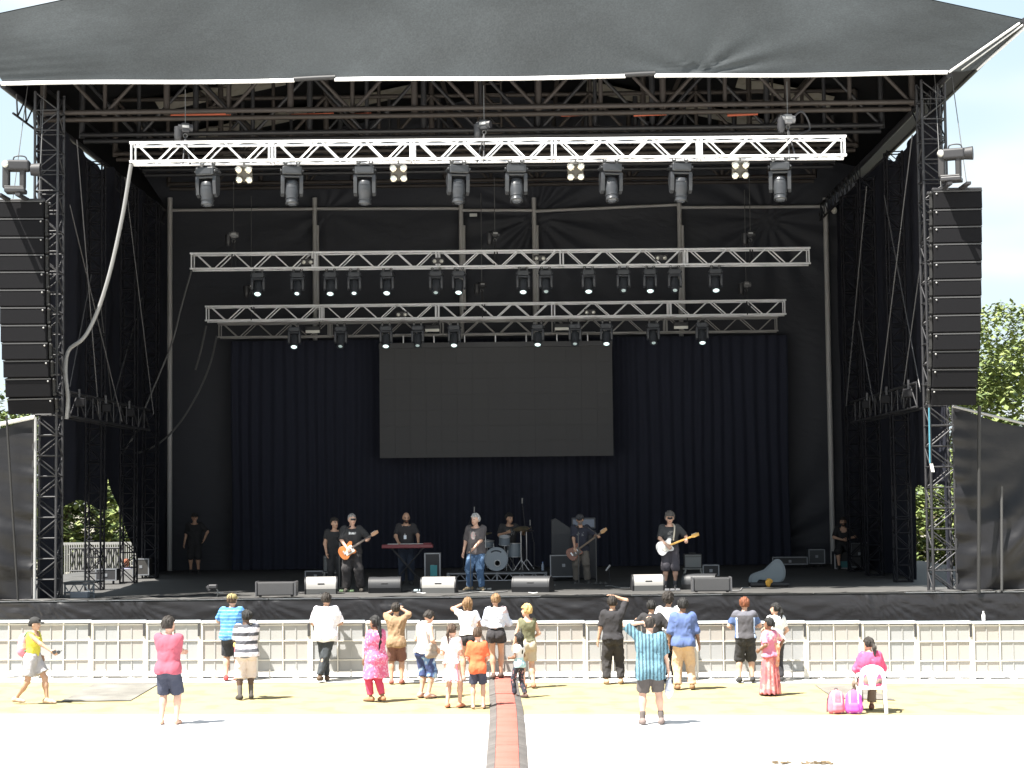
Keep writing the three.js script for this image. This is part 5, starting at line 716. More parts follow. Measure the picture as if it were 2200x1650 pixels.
{
  const st = (x, y, z) => { const q = ((x * 17) % 1 + 1) % 1; return q < 0.45 ? [0.03, 0.065, 0.085] : [0.11, 0.22, 0.28]; };
  const t = person({ ...G(1399, 1326, 1557), group: crowd, label: 'balding man in a teal striped shirt and grey shorts touching his head', skin: 'fair', w: 1.16, L: [0.14, 1.66, 0.02], Lh: [1, -0.1, 0], Ln: [-1, 0, 0], R: [-0.3, 0.86, 0.08], head: [0.05, 0.05, 0], hair: { style: 'bald', col: HAIR.dark, t: 0.004 }, top: { fn: st, sl: 0.95, hem: 0.74, g: 0.034, fold: 0.026 }, bottom: { len: 0.9, col: [0.075, 0.065, 0.062], r: 0.085 }, socks: { col: [0.09, 0.075, 0.07], len: 0.25 }, shoes: { col: [0.17, 0.13, 0.12], sole: [0.12, 0.1, 0.1] }, fL: [0.14, 0, 0], fR: [-0.17, 0.03, 0] });
  const b = thing('plastic_bag', 'thin white plastic bag hanging from the hand of the teal striped man', 'bag', toWorld(t, V(-0.31, 0.6, 0.1)), t.rotation.y); part('bag', nets([ell(V(0, 0, 0), [0.05, 0.14, 0.09]), ell(V(0, -0.08, 0), [0.06, 0.09, 0.1])], 0.014, 0.04, (d, x, y, z) => d + fold(x, y, z, 8, 0.03), [0.6, 0.62, 0.72]), clothMat, b); part('handle', tube([V(0, 0.1, 0.04), V(0, 0.2, 0.0), V(0, 0.1, -0.04)], 0.008, 10, 5), mat([0.6, 0.62, 0.7], 0.8), b);
  person({ ...Bq(1401, 1292, 2.75), group: crowd, label: 'man in a black T-shirt half hidden behind the teal striped man', skin: 'tan', w: 1.14, L: [0.34, 1.3, 0.3], R: [-0.36, 1.05, 0.16], Lh: [1, -1, 0], head: [0, 0, 0], hair: { style: 'short', col: HAIR.black, t: 0.016 }, top: { col: [0.022, 0.021, 0.023], sl: 0.95, hem: 0.86, g: 0.026 }, bottom: { len: 0.98, col: [0.02, 0.02, 0.03], r: 0.09 }, shoes: { col: [0.05, 0.05, 0.05] } });
  person({ ...Bq(1437, 1276), group: crowd, label: 'man in a white T-shirt at the barrier behind the blue shirt', skin: 'tan', w: 1.12, L: [0.2, 1.13, 0.36], R: [-0.2, 1.13, 0.36], head: [-0.5, 0, 0], hair: { style: 'curly', col: HAIR.dark }, top: { col: [0.76, 0.75, 0.74], sl: 0.9, hem: 0.84, g: 0.028 }, bottom: { len: 1.9, col: [0.022, 0.024, 0.04], r: 0.08 }, shoes: { col: [0.05, 0.05, 0.05] } });
  person({ ...G(1470, 1288, 1482), group: crowd, label: 'man in a blue denim shirt and sand coloured trousers', skin: 'brown', w: 1.1, L: [0.27, 0.9, 0.08], R: [-0.31, 0.86, 0.03], head: [0.1, 0, 0], hair: { style: 'short', col: HAIR.black, t: 0.018 }, top: { col: [0.075, 0.115, 0.26], sl: 1.15, hem: 0.84, g: 0.032, fold: 0.022 }, bottom: { len: 1.95, col: [0.52, 0.38, 0.26], r: 0.082, r3: 0.06, fold: 0.026 }, fL: [0.13, 0, 0], fR: [-0.16, 0.02, 0], shoes: { col: [0.22, 0.13, 0.07] } });
}
person({ ...Bq(1602, 1286, 2.5), group: crowd, label: 'red-haired person in a dark sports shirt and black long shorts leaning on the barrier', skin: 'fair', w: 1.12, L: [0.28, 1.12, 0.34], R: [-0.26, 1.14, 0.36], lean: 0.14, head: [-0.1, 0, 0], hair: { style: 'messy', col: HAIR.ginger, t: 0.018 }, top: { fn: (x, y, z) => Math.abs(x) > 0.17 && y < 1.36 ? (Math.abs(x) > 0.2 ? [0.06, 0.1, 0.22] : [0.4, 0.5, 0.7]) : y > 1.4 ? [0.1, 0.1, 0.12] : [0.05, 0.048, 0.054], sl: 0.8, hem: 0.92, g: 0.024 }, bottom: { len: 1.1, col: [0.025, 0.025, 0.027], r: 0.09, r2: 0.085, r3: 0.085, fold: 0.026 }, fL: [0.14, 0, 0], fR: [-0.14, 0.02, 0], shoes: { col: [0.03, 0.03, 0.03] } });
person({ ...Bq(1668, 1298), group: crowd, label: 'dark-haired woman in a white T-shirt at the barrier behind the pink sari', fem: 1, skin: 'fair', turn: PI + 0.35, L: [0.16, 1.13, 0.36], R: [-0.24, 1.0, 0.15], head: [0.75, 0, 0], hair: { style: 'pony', col: HAIR.black, dy: -0.26 }, top: { col: [0.72, 0.73, 0.76], sl: 0.7, hem: 0.86, g: 0.022 }, bottom: { len: 1.95, col: [0.025, 0.025, 0.03], r: 0.075 }, shoes: { col: [0.03, 0.03, 0.03] } });
{ // sari
  const sc = (x, y, z) => { const q = fbm(x * 9 + y * 5, y * 9 - x * 4, z * 9, 3); return q > 0.5 ? [0.62, 0.26, 0.25] : q > 0.4 ? [0.56, 0.14, 0.14] : [0.4, 0.12, 0.14]; };
  person({ ...G(1655, 1331, 1494), group: crowd, label: 'woman wrapped in a pink and red sari with one hand on her hip', fem: 1, w: 1.2, skin: 'brown', turn: PI + 0.8, headS: 1.06, L: [0.22, 1.05, 0.12], R: [-0.28, 1.02, -0.06], Rh: [-1, 0, -0.6], head: [0.2, 0, 0], hair: { style: 'bun', col: HAIR.black, up: -0.03, t: 0.014 }, top: { fn: (x, y, z) => { const q = fbm(x * 10, y * 10, z * 10, 2); return q > 0.46 ? [0.66, 0.4, 0.38] : [0.62, 0.2, 0.3]; }, sl: 0.85, hem: 0.9, g: 0.03 }, bottom: { skirt: 0.05, r: 0.27, fn: sc, pleat: 0.018, g: 0.03 }, shoes: { col: [0.25, 0.1, 0.06] },
    extraCloth: [{ name: 'sash', fn: (x, y, z) => fbm(x * 14, y * 14, z * 8, 2) > 0.5 ? [0.6, 0.2, 0.1] : [0.62, 0.3, 0.2], fold: 0.03, prims: ({ sp }) => [cap(sp(0.1, 1.38, 0.06), sp(-0.12, 1.1, -0.1), 0.07, 0.09), cap(sp(-0.12, 1.1, -0.1), sp(-0.05, 0.72, -0.15), 0.08, 0.06), cap(sp(0.14, 1.1, 0.06), sp(-0.14, 0.96, -0.08), 0.07, 0.07)] }] });
}
{ // seated woman on a white plastic chair, with two school bags
  const c = onGround(1874, 1530); c.y = groundY(c.x);
  const ch = thing('plastic_chair', 'white moulded plastic chair with an oval cut back', 'chair', c, PI - 0.12), pl = mat([0.74, 0.74, 0.74], 0.4);
  part('seat', sheet(10, 10, (u, v) => V(-0.24 + 0.48 * u, 0.43 - 0.02 * Math.sin(u * PI) * Math.sin(v * PI), -0.2 + 0.44 * v)), pl, ch); part('seat_rim', merge([box(0.5, 0.05, 0.03, 0, 0.41, 0.24), box(0.03, 0.05, 0.44, -0.24, 0.41, 0.02), box(0.03, 0.05, 0.44, 0.24, 0.41, 0.02)]), pl, ch);
  for (const [x, z] of [[-0.22, 0.2], [0.22, 0.2], [-0.21, -0.19], [0.21, -0.19]]) part('leg', bar(V(x * 1.12, 0, z * 1.15), V(x, 0.42, z), 0.032, 8, 0.036), pl, ch);
  const s = new THREE.Shape(); s.moveTo(-0.23, 0); s.lineTo(-0.22, 0.24); s.quadraticCurveTo(-0.2, 0.42, 0, 0.43); s.quadraticCurveTo(0.2, 0.42, 0.22, 0.24); s.lineTo(0.23, 0);
  for (const k of [-1, 1]) { const h = new THREE.Path(); h.moveTo(k * 0.05, 0.04); h.lineTo(k * 0.16, 0.05); h.quadraticCurveTo(k * 0.19, 0.2, k * 0.13, 0.28); h.quadraticCurveTo(k * 0.07, 0.27, k * 0.05, 0.04); s.holes.push(h); }
  part('backrest', new THREE.ExtrudeGeometry(s, { depth: 0.022, bevelEnabled: true, bevelSize: 0.008, bevelThickness: 0.006, bevelSegments: 2 }).rotateX(-0.2).translate(0, 0.43, -0.23), pl, ch);
  for (const k of [-1, 1]) part('armrest', tube([V(k * 0.235, 0.64, -0.25), V(k * 0.265, 0.645, -0.05), V(k * 0.26, 0.63, 0.16), V(k * 0.245, 0.42, 0.2)], 0.022, 16, 8), pl, ch);
  const hp = c.clone(); hp.y += 0.006;
  const pk = (x, y, z) => fbm(x * 12, y * 12, z * 12, 2) > 0.55 ? [0.6, 0.14, 0.24] : [0.56, 0.07, 0.16];
  person({ pos: hp, H: 1.58, turn: PI + 0.12, label: 'woman in a pink tunic sitting on the white plastic chair', fem: 1, w: 1.3, skin: 'tan', sit: 1, seatY: 0.52, hipZ: 0.02, lean: 0.1, L: [0.22, 0.76, 0.36], R: [-0.22, 0.76, 0.34], head: [0.5, 0.1, 0], hair: { style: 'pony', col: HAIR.dark, dy: -0.3 }, fL: [0.12, 0.42, 0], fR: [-0.12, 0.42, 0], kL: [0.2, 0.7, 1], kR: [-0.2, 0.7, 1], top: { fn: pk, sl: 1.3, hem: 0.84, g: 0.03 }, bottom: { len: 1.85, col: [0.2, 0.15, 0.12], r: 0.09, r3: 0.07 }, shoes: { col: [0.2, 0.1, 0.08] } });
  [[1797, 1533, 'coral pink school backpack standing left of the purple one', [0.6, 0.16, 0.22], [0.6, 0.5, 0.5]], [1835, 1533, 'bright purple school backpack beside the plastic chair', [0.5, 0.09, 0.5], [0.6, 0.4, 0.62]]].forEach(([px, py, l, a, b2], i) => {
    const p = onGround(px, py); p.y = groundY(p.x); const b = thing('backpack', l, 'backpack', p, 0.2 - 0.35 * i);
    part('bag', nets([cap(V(0, 0.1, 0), V(0, 0.3, 0), 0.125, 0.115, { sz: 0.75 }), cap(V(-0.06, 0.08, 0), V(-0.05, 0.28, 0), 0.09, 0.08), cap(V(0.06, 0.08, 0), V(0.05, 0.28, 0), 0.09, 0.08)], 0.013, 0.05, (d, x, y, z) => Math.max(d + fold(x, y, z, i, 0.015), 0.005 - y), (x, y, z) => Math.abs(Math.abs(x) - 0.075) < 0.012 ? b2 : a), clothMat, b);
    part('pocket', nets([cap(V(-0.05, 0.08, 0.085), V(0.05, 0.08, 0.085), 0.05, 0.05), cap(V(-0.04, 0.15, 0.085), V(0.04, 0.15, 0.085), 0.05, 0.05)], 0.012, 0.04, null, a), clothMat, b); part('handle', new THREE.TorusGeometry(0.03, 0.008, 6, 14, PI).translate(0, 0.415, 0), mat([0.08, 0.05, 0.06], 0.8), b);
    for (const s of [-1, 1]) part('strap', tube([V(s * 0.07, 0.38, -0.06), V(s * 0.11, 0.25, -0.12), V(s * 0.14, 0.02, -0.09)], 0.014, 12, 6), mat([0.06, 0.04, 0.06], 0.8), b);
  });
  const wb = thing('water_bottle', 'small white bottle standing on the barrier ledge at right', 'bottle', V(xAt(2110, 1.6, 1325), groundY(xAt(2110, 1.6, 1325)) + 1.225, 1.72)); part('bottle', lathe([[0, 0], [0.034, 0], [0.036, 0.02], [0.036, 0.12], [0.014, 0.155], [0.014, 0.175]], 14), mat([0.8, 0.8, 0.8], 0.3), wb); part('cap', cyl(0.017, 0.022, 12, 0, 0.185), mat([0.8, 0.8, 0.82], 0.5), wb);
}
// ---------------------------------------------------------------- the band and their gear
const band = 'people on the stage';
function guitar(label, o, pos, ang, turn, name = 'electric_guitar') { // neck along +x, face to +z
  const t = thing(name, label, 'guitar', pos, turn), g = new THREE.Group(); t.rotation.set(0, turn, 0); const R = (c) => { c.rotation.z = ang; c.rotation.x = -0.12; return c; };
  const s = new THREE.Shape(); s.moveTo(-0.24, 0); s.bezierCurveTo(-0.25, 0.16, -0.13, 0.19, -0.05, 0.135); s.bezierCurveTo(0.0, 0.11, 0.04, 0.13, 0.09, 0.155); s.bezierCurveTo(0.15, 0.18, 0.19, 0.12, 0.14, 0.085); s.bezierCurveTo(0.11, 0.06, 0.12, 0.02, 0.12, -0.03); s.bezierCurveTo(0.12, -0.06, 0.15, -0.09, 0.13, -0.12); s.bezierCurveTo(0.1, -0.16, 0.05, -0.12, 0.0, -0.115); s.bezierCurveTo(-0.06, -0.12, -0.12, -0.2, -0.19, -0.15); s.bezierCurveTo(-0.235, -0.11, -0.24, -0.05, -0.24, 0);
  const ex = (sh, d, z) => new THREE.ExtrudeGeometry(sh, { depth: d, bevelEnabled: true, bevelSize: 0.006, bevelThickness: 0.006, bevelSegments: 2, curveSegments: 10 }).translate(0, 0, z);
  R(part('body', ex(s, 0.032, 0), mat(o.body, 0.25), t));
  const pg = new THREE.Shape(); pg.moveTo(-0.1, -0.09); pg.bezierCurveTo(-0.03, -0.1, 0.05, -0.1, 0.115, -0.1); pg.lineTo(0.11, 0.06); pg.bezierCurveTo(0.06, 0.08, 0.0, 0.07, -0.02, 0.03); pg.lineTo(-0.1, -0.02); R(part('pickguard', ex(pg, 0.001, 0.04), mat(o.guard, 0.4), t));
  const nl = o.bass ? 0.72 : 0.56; R(part('neck', merge([rbox(nl, 0.048, 0.022, 0.008, 0.08 + nl / 2, 0, 0.042)]), mat(o.neck, 0.4), t));
  const hs = new THREE.Shape(); hs.moveTo(0, -0.024); hs.lineTo(0.06, -0.04); hs.lineTo(0.17, -0.03); hs.lineTo(0.18, 0.03); hs.lineTo(0.04, 0.045); hs.lineTo(0, 0.024); R(part('headstock', ex(hs, 0.014, 0.03).translate(0, 0, 0).applyMatrix4(new THREE.Matrix4().makeTranslation(0.08 + nl, 0, 0)), mat(o.head || o.neck, 0.4), t));
  R(part('pickups', merge([box(0.02, 0.08, 0.012, 0.05, -0.01, 0.05), box(0.02, 0.08, 0.012, -0.02, -0.01, 0.05), box(0.035, 0.09, 0.014, -0.12, 0, 0.046)]), mat([0.5, 0.5, 0.5], 0.35, 0.6), t));
  R(part('tuners', merge([0, 1, 2, 3].map((k) => new THREE.SphereGeometry(0.012, 8, 6).translate(0.1 + nl + k * 0.035, 0.05, 0.04))), mat([0.6, 0.6, 0.6], 0.3, 0.7), t));
  return t;
}
const strap = (t, label, pts, m) => single('guitar_strap', tube(pts.map((p) => toWorld(t, p)), 0.02, 24, 6).scale(1, 1, 1), m, label, 'strap');
const micStand = (label, x, z, h, boomTo, micDir) => {
  const t = thing('microphone_stand', label, 'microphone stand', V(x, DECK, z), 0, 'microphone stands'); const m = mat([0.09, 0.09, 0.09], 0.4, 0.4);
  part('base', lathe([[0, 0.03], [0.05, 0.03], [0.13, 0.015], [0.14, 0]], 18), m, t); rod('pole', V(0, 0.01, 0), V(0, h, 0), 0.011, m, t);
  const e = boomTo ? V(...boomTo) : V(0, h + 0.05, 0); if (boomTo) rod('boom', V(-e.x * 0.3, h - (e.y - h) * 0.3, -e.z * 0.3), e, 0.008, m, t);
  part('microphone', merge([bar(e.clone(), e.clone().add(V(...(micDir || [0, 0.06, -0.12]))), 0.012, 8, 0.016), new THREE.SphereGeometry(0.027, 10, 8).translate(e.x + (micDir ? micDir[0] : 0) * 1.15, e.y + (micDir ? micDir[1] : 0.06) * 1.15, e.z + (micDir ? micDir[2] : -0.12) * 1.15)]), M.black, t); return t;
};
// left guitarist
{
  const p = D_(765, 1105, 1267); p.pos.z = -3.1; const t = person({ ...p, turn: 0.05, group: band, label: 'guitarist in a black T-shirt with a white chest print playing a sunburst guitar', skin: 'fair', w: 1.12, L: [0.37, 1.17, 0.27], R: [-0.1, 1.0, 0.27], Lh: [1, -1, -0.2], Rh: [-1, -0.2, -0.3], Ln: [0, 0.3, -1], Rn: [0, 0, -1], curl: 0.9, head: [0.45, 0.05, 0], shades: 1, hair: { style: 'short', col: HAIR.grey, t: 0.004, brow: 0.055 }, top: { fn: (x, y, z) => z > 0.05 && Math.abs(x - 0.02) < 0.085 && y > 1.31 && y < 1.355 && Math.sin(x * 180) > -0.75 ? [0.75, 0.75, 0.75] : [0.03, 0.03, 0.032], sl: 0.95, hem: 0.86, g: 0.03 }, bottom: { len: 1.95, col: [0.03, 0.027, 0.028], r: 0.085, r2: 0.085, r3: 0.085, g: 0.02, fold: 0.03 }, shoes: { col: [0.08, 0.07, 0.06] }, fL: [0.2, 0.04, 0], fR: [-0.12, 0.05, 0] });
  guitar('sunburst electric guitar with a white pickguard held by the left guitarist', { body: [0.42, 0.14, 0.035], guard: [0.7, 0.68, 0.6], neck: [0.09, 0.07, 0.06], head: [0.45, 0.25, 0.14] }, toWorld(t, V(-0.06, 0.95, 0.2)), 0.56, 0.0);
  strap(t, 'dark strap over the shoulder of the left guitarist', [V(-0.25, 0.92, 0.18), V(-0.24, 1.2, 0.14), V(-0.1, 1.44, 0.1), V(0.04, 1.49, -0.02), V(0.1, 1.3, -0.13)], M.black);
  const q = D_(741, 1112, 1258); q.pos.z = -3.9; person({ ...q, turn: 0.3, group: band, label: 'person in black standing close behind the left guitarist', skin: 'tan', w: 0.98, L: [0.28, 1.0, 0.2], R: [-0.22, 0.92, 0.12], head: [0.4, 0, 0], hair: { style: 'short', col: HAIR.dark }, top: { col: [0.02, 0.02, 0.022], sl: 0.6, hem: 0.86 }, bottom: { len: 1.95, col: [0.02, 0.02, 0.022] }, shoes: { col: [0.03, 0.03, 0.03] } });
  micStand('straight microphone stand left of the sunburst guitar', xAt(729, -3.6, 1200), -3.6, 1.15, [-0.05, 1.2, 0.1]);
}
// keyboard player
{
  const p = D_(873, 1102, 1256); const t = person({ ...p, turn: 0.12, group: band, label: 'bald keyboard player with a goatee and a lanyard in a dark T-shirt', skin: 'tan', w: 1.0, L: [0.28, 1.03, 0.33], R: [-0.2, 1.03, 0.33], Lh: [1, -0.5, -0.5], Rh: [-1, -0.5, -0.5], head: [0.1, 0.25, 0], beard: [0.03, 0.022, 0.018], top: { col: [0.03, 0.028, 0.03], sl: 0.85, hem: 0.86 }, bottom: { len: 1.95, col: [0.03, 0.04, 0.065], r: 0.075 }, shoes: { col: [0.04, 0.04, 0.04] },
    extraCloth: [{ name: 'lanyard', col: [0.4, 0.4, 0.4], cell: 0.009, k: 0.005, fold: 0, prims: ({ sp }) => [cap(sp(0.07, 1.43, 0.08), sp(-0.03, 1.22, 0.135), 0.009, 0.009), cap(sp(-0.09, 1.43, 0.08), sp(-0.04, 1.22, 0.135), 0.009, 0.009)] }] });
  const b = single('badge', rbox(0.07, 0.1, 0.006, 0.003).translate(...toWorld(t, V(-0.03, 1.16, 0.16)).toArray()), mat([0.7, 0.74, 0.8], 0.5), 'white pass card hanging on the keyboard player', 'badge');
  const kx = xAt(876, p.pos.z + 0.38, 1178), kz = p.pos.z + 0.42, k = thing('stage_keyboard', 'red stage keyboard on a crossed stand', 'keyboard', V(kx, DECK, kz), 0), W = 1.3, red = mat([0.16, 0.022, 0.03], 0.4);
  part('case', merge([rbox(W, 0.1, 0.32, 0.02, 0, 0.99, 0), rbox(0.2, 0.03, 0.2, 0.01, 0.5, 1.055, -0.02)]), red, k);
  const kw = new THREE.BoxGeometry(0.021, 0.02, 0.14); for (let i = 0; i < 44; i++) part('key', kw, mat([0.6, 0.6, 0.58], 0.4), k, V(-0.5 + i * 0.023, 1.045, -0.07));
  for (const z of [-0.1, 0.1]) { rod('stand_leg', V(-0.42, 0.01, z), V(0.4, 0.94, z), 0.016, M.steel, k); rod('stand_leg', V(0.42, 0.01, z), V(-0.4, 0.94, z), 0.016, M.steel, k); }
  for (const s of [-1, 1]) { rod('stand_foot', V(s * 0.42, 0.02, -0.2), V(s * 0.42, 0.02, 0.2), 0.016, M.steel, k); rod('stand_arm', V(s * 0.4, 0.93, -0.16), V(s * 0.4, 0.93, 0.16), 0.016, M.steel, k); }
}
// singer
{
  const p = D_(1026, 1105, 1265); p.pos.z = -3.1; const t = person({ ...p, turn: -0.3, group: band, label: 'grey-haired singer in a grey T-shirt and blue jeans at centre stage', skin: 'fair', w: 1.06, L: [0.03, 0.98, 0.24], R: [-0.27, 0.9, 0.1], Lh: [1, -0.4, -0.4], head: [-0.35, 0.05, 0], hair: { style: 'short', col: [0.55, 0.54, 0.53], t: 0.014 }, top: { fn: (x, y, z) => z > 0.04 && Math.hypot((x + 0.02) * 1.3, (y - 1.27) * 0.8) < 0.075 ? (fbm(x * 50, y * 40, 2, 2) > 0.45 ? [0.55, 0.3, 0.3] : [0.4, 0.36, 0.35]) : [0.085, 0.075, 0.078], sl: 0.95, hem: 0.84, g: 0.028 }, bottom: { len: 1.95, fn: (x, y, z) => { const q = fbm(x * 14, y * 9, z * 14, 3); return q > 0.5 ? [0.16, 0.26, 0.42] : [0.05, 0.1, 0.19]; }, r: 0.08, g: 0.016, fold: 0.026 }, shoes: { col: [0.34, 0.26, 0.16], hi: 1, sole: [0.4, 0.38, 0.33] }, fL: [0.15, 0.05, 0, 0.5], fR: [-0.15, 0.03, 0, -0.5] });
  micStand('straight microphone stand in front of the singer', p.pos.x - 0.12, p.pos.z + 0.36, 1.42, null);
}
// drum riser, drummer and kit
{
  const z0 = -8.2, xl = xAt(962, z0, 1235), xr = xAt(1174, z0, 1235), yt = at(1070, 1228, z0).y, t = thing('drum_riser', 'low drum platform with an aluminium lattice edge', 'platform', V((xl + xr) / 2, DECK, z0)), w = xr - xl, h = yt - DECK, am = mat([0.3, 0.31, 0.33], 0.45, 0.5);
  part('platform_top', box(w, 0.04, 2.6, 0, h - 0.02, -1.3), mat([0.03, 0.03, 0.032], 0.8), t);
  for (const y of [h - 0.05, h - 0.24]) rod('edge_rail', V(-w / 2, y, 0.02), V(w / 2, y, 0.02), 0.026, am, t);
  for (let i = 0; i < 16; i++) rod('brace', V(-w / 2 + w * i / 16, h - (i % 2 ? 0.24 : 0.05), 0.02), V(-w / 2 + w * (i + 1) / 16, h - (i % 2 ? 0.05 : 0.24), 0.02), 0.013, am, t);
  for (const x of [-w / 2, 0, w / 2]) { rod('post', V(x, h - 0.27, 0.02), V(x, h - 0.02, 0.02), 0.03, am, t); rod('leg', V(x, 0, -0.1), V(x, h - 0.05, -0.1), 0.024, M.steel, t); rod('leg', V(x, 0, -2.4), V(x, h - 0.05, -2.4), 0.024, M.steel, t); }
  const Y = yt, zk = -8.75, P = (px, py, z) => at(px, py, z), skin = mat([0.32, 0.36, 0.4], 0.6), shell = mat([0.16, 0.19, 0.22], 0.35), chrome = mat([0.55, 0.55, 0.56], 0.3, 0.8);
  { const c = P(1066, 1197, zk + 0.3), r = Math.min(0.31, c.y - Y), k = thing('bass_drum', 'pale blue grey bass drum with a round port in its head', 'drum', V(c.x, Y + r + 0.01, zk)); part('shell', new THREE.CylinderGeometry(r - 0.012, r - 0.012, 0.42, 32, 1, true).rotateX(PI / 2).translate(0, 0, 0), shell, k); part('front_hoop', new THREE.TorusGeometry(r - 0.005, 0.016, 8, 36).translate(0, 0, 0.21), skin, k);
    const hd = new THREE.Shape(); hd.absarc(0, 0, r - 0.012, 0, PI * 2); const ho = new THREE.Path(); ho.absarc(0.03, -r * 0.36, 0.075, 0, PI * 2); hd.holes.push(ho); part('front_head', new THREE.ShapeGeometry(hd, 32).translate(0, 0, 0.205), skin, k); part('port_ring', new THREE.TorusGeometry(0.08, 0.014, 8, 24).translate(0.03, -r * 0.36, 0.212), mat([0.6, 0.6, 0.6], 0.5), k); part('head_band', new THREE.TorusGeometry(r * 0.72, 0.02, 4, 24, 1.3).rotateZ(PI / 2 - 0.65).scale(1, 1, 0.1).translate(0, 0, 0.209), mat([0.06, 0.07, 0.08], 0.7), k);
    for (const s of [-1, 1]) rod('spur', V(s * r * 0.9, -r * 0.3, 0.12), V(s * (r + 0.12), -r - 0.005, 0.28), 0.01, chrome, k); part('back_head', new THREE.CircleGeometry(r - 0.012, 28).translate(0, 0, -0.2), M.black, k); }
  const drum = (px, py, z, r, hh, tilt, label, legs) => { const c = P(px, py, z), k = thing('drum', label, 'drum', c, 0); part('shell', lathe([[r - 0.01, -hh / 2], [r, -hh / 2 + 0.01], [r, hh / 2 - 0.01], [r - 0.01, hh / 2]], 26), shell, k, null, [tilt, 0, 0]); part('head', new THREE.CircleGeometry(r - 0.005, 26).rotateX(-PI / 2).translate(0, hh / 2 + 0.002, 0), mat([0.6, 0.62, 0.65], 0.6), k, null, [tilt, 0, 0]); for (const s of [-1, 1]) part('hoop', new THREE.TorusGeometry(r, 0.011, 6, 28).rotateX(PI / 2).translate(0, s * hh / 2, 0), chrome, k, null, [tilt, 0, 0]); if (legs) for (let q = 0; q < 3; q++) { const a = q * 2.1 + 0.4; rod('leg', V(Math.cos(a) * r, 0, Math.sin(a) * r), V(Math.cos(a) * (r + 0.06), Y - c.y, Math.sin(a) * (r + 0.06)), 0.011, chrome, k); } else rod('mount', V(0, -hh / 2, 0), V(0, Math.min(-0.05, Y + 0.3 - c.y), -0.05), 0.012, chrome, k); return k; };
  drum(1084, 1161, zk + 0.1, 0.15, 0.21, 0.25, 'small pale rack tom above the bass drum'); drum(1048, 1168, zk - 0.5, 0.17, 0.15, 0.1, 'snare drum left of the bass drum', true); drum(1104, 1182, zk - 0.2, 0.2, 0.36, 0, 'dark floor tom right of the bass drum', true);
  const cym = (px, py, z, r, tilt, label) => { const c = P(px, py, z), k = thing('cymbal', label, 'cymbal', c, 0, 'cymbals of the drum kit'); part('plate', lathe([[0.005, 0.03], [0.03, 0.026], [0.05, 0.012], [r, -0.012]], 28), mat([0.30, 0.25, 0.16], 0.35, 0.8), k, null, [tilt, 0, 0.12]); rod('stand_pole', V(0, 0, 0), V(0, Y - c.y + 0.25, 0), 0.011, chrome, k); for (let q = 0; q < 3; q++) { const a = q * 2.09 + 0.5; rod('stand_leg', V(0, Y - c.y + 0.3, 0), V(Math.cos(a) * 0.25, Y - c.y, Math.sin(a) * 0.25), 0.01, chrome, k); } };
  cym(1119, 1135, zk + 0.2, 0.21, 0.3, 'tilted cymbal on a chrome stand right of the drummer'); cym(1131, 1141, zk - 0.3, 0.2, -0.1, 'flat cymbal at the far right of the drum kit'); cym(1043, 1146, zk - 0.2, 0.18, 0.15, 'cymbal behind the singer at the left of the drum kit');
  const p = { pos: V(xAt(1092, zk - 0.75, 1180), Y, zk - 0.75), H: 1.84 };
  const st = thing('drum_stool', 'round black drum stool under the drummer', 'stool', p.pos.clone()); part('seat', lathe([[0, 0.5], [0.15, 0.5], [0.17, 0.47], [0.17, 0.43], [0, 0.42]], 20), M.black, st); for (let q = 0; q < 3; q++) { const a = q * 2.09; rod('leg', V(0, 0.4, 0), V(Math.cos(a) * 0.22, 0, Math.sin(a) * 0.22), 0.014, chrome, st); }
  const dr = person({ ...p, turn: 0.35, group: band, label: 'dark-haired drummer in a dark printed T-shirt seated behind the kit', skin: 'tan', w: 1.06, sit: 1, seatY: 0.62, lean: 0.12, L: [0.26, 0.98, 0.42], R: [-0.2, 0.96, 0.42], head: [0.3, 0.1, 0], hair: { style: 'short', col: HAIR.black, t: 0.015 }, curl: 0.9, fL: [0.22, 0.45, 0], fR: [-0.2, 0.5, 0], kL: [0.3, 0.8, 1], kR: [-0.3, 0.8, 1], top: { fn: (x, y, z) => z > 0.06 && Math.abs(x) < 0.13 && y > 1.2 && y < 1.34 && Math.sin(x * 95 + 5 * Math.sin(y * 60)) * Math.sin(y * 70) > 0.35 ? [0.2, 0.2, 0.2] : [0.035, 0.034, 0.036], sl: 0.9, hem: 0.86, g: 0.026 }, bottom: { len: 1.9, col: [0.02, 0.02, 0.025] }, shoes: { col: [0.03, 0.03, 0.03] } });
  for (const [i, v] of [[0, V(0.1, 0.12, 0.3)], [1, V(-0.02, 0.1, 0.32)]]) { const a = dr.fig.arms[i][1].clone().add(V(0, 0, 0.06)); single('drumstick', bar(toWorld(dr, a), toWorld(dr, a.clone().add(v)), 0.008, 8, 0.006), mat([0.5, 0.36, 0.2], 0.5), i ? 'drumstick in the right hand of the drummer' : 'drumstick in the left hand of the drummer', 'drumstick'); }
  const oh = (px, py, z, label, lean) => { const c = P(px, py, z), k = thing('microphone_stand', label, 'microphone stand', V(c.x, Y, z), 0, 'microphone stands'); rod('pole', V(lean, 0, 0), V(lean, (c.y - Y) * 0.6, 0), 0.013, M.steel, k); rod('boom', V(lean, (c.y - Y) * 0.55, 0), V(0, c.y - Y, 0), 0.009, M.steel, k); part('microphone', merge([bar(V(0, c.y - Y - 0.06, 0), V(0, c.y - Y + 0.09, 0), 0.018, 8)]), mat([0.16, 0.16, 0.16], 0.4), k); for (let q = 0; q < 3; q++) { const a = q * 2.09; rod('leg', V(lean, 0.15, 0), V(lean + Math.cos(a) * 0.28, 0, Math.sin(a) * 0.28), 0.01, M.steel, k); } };
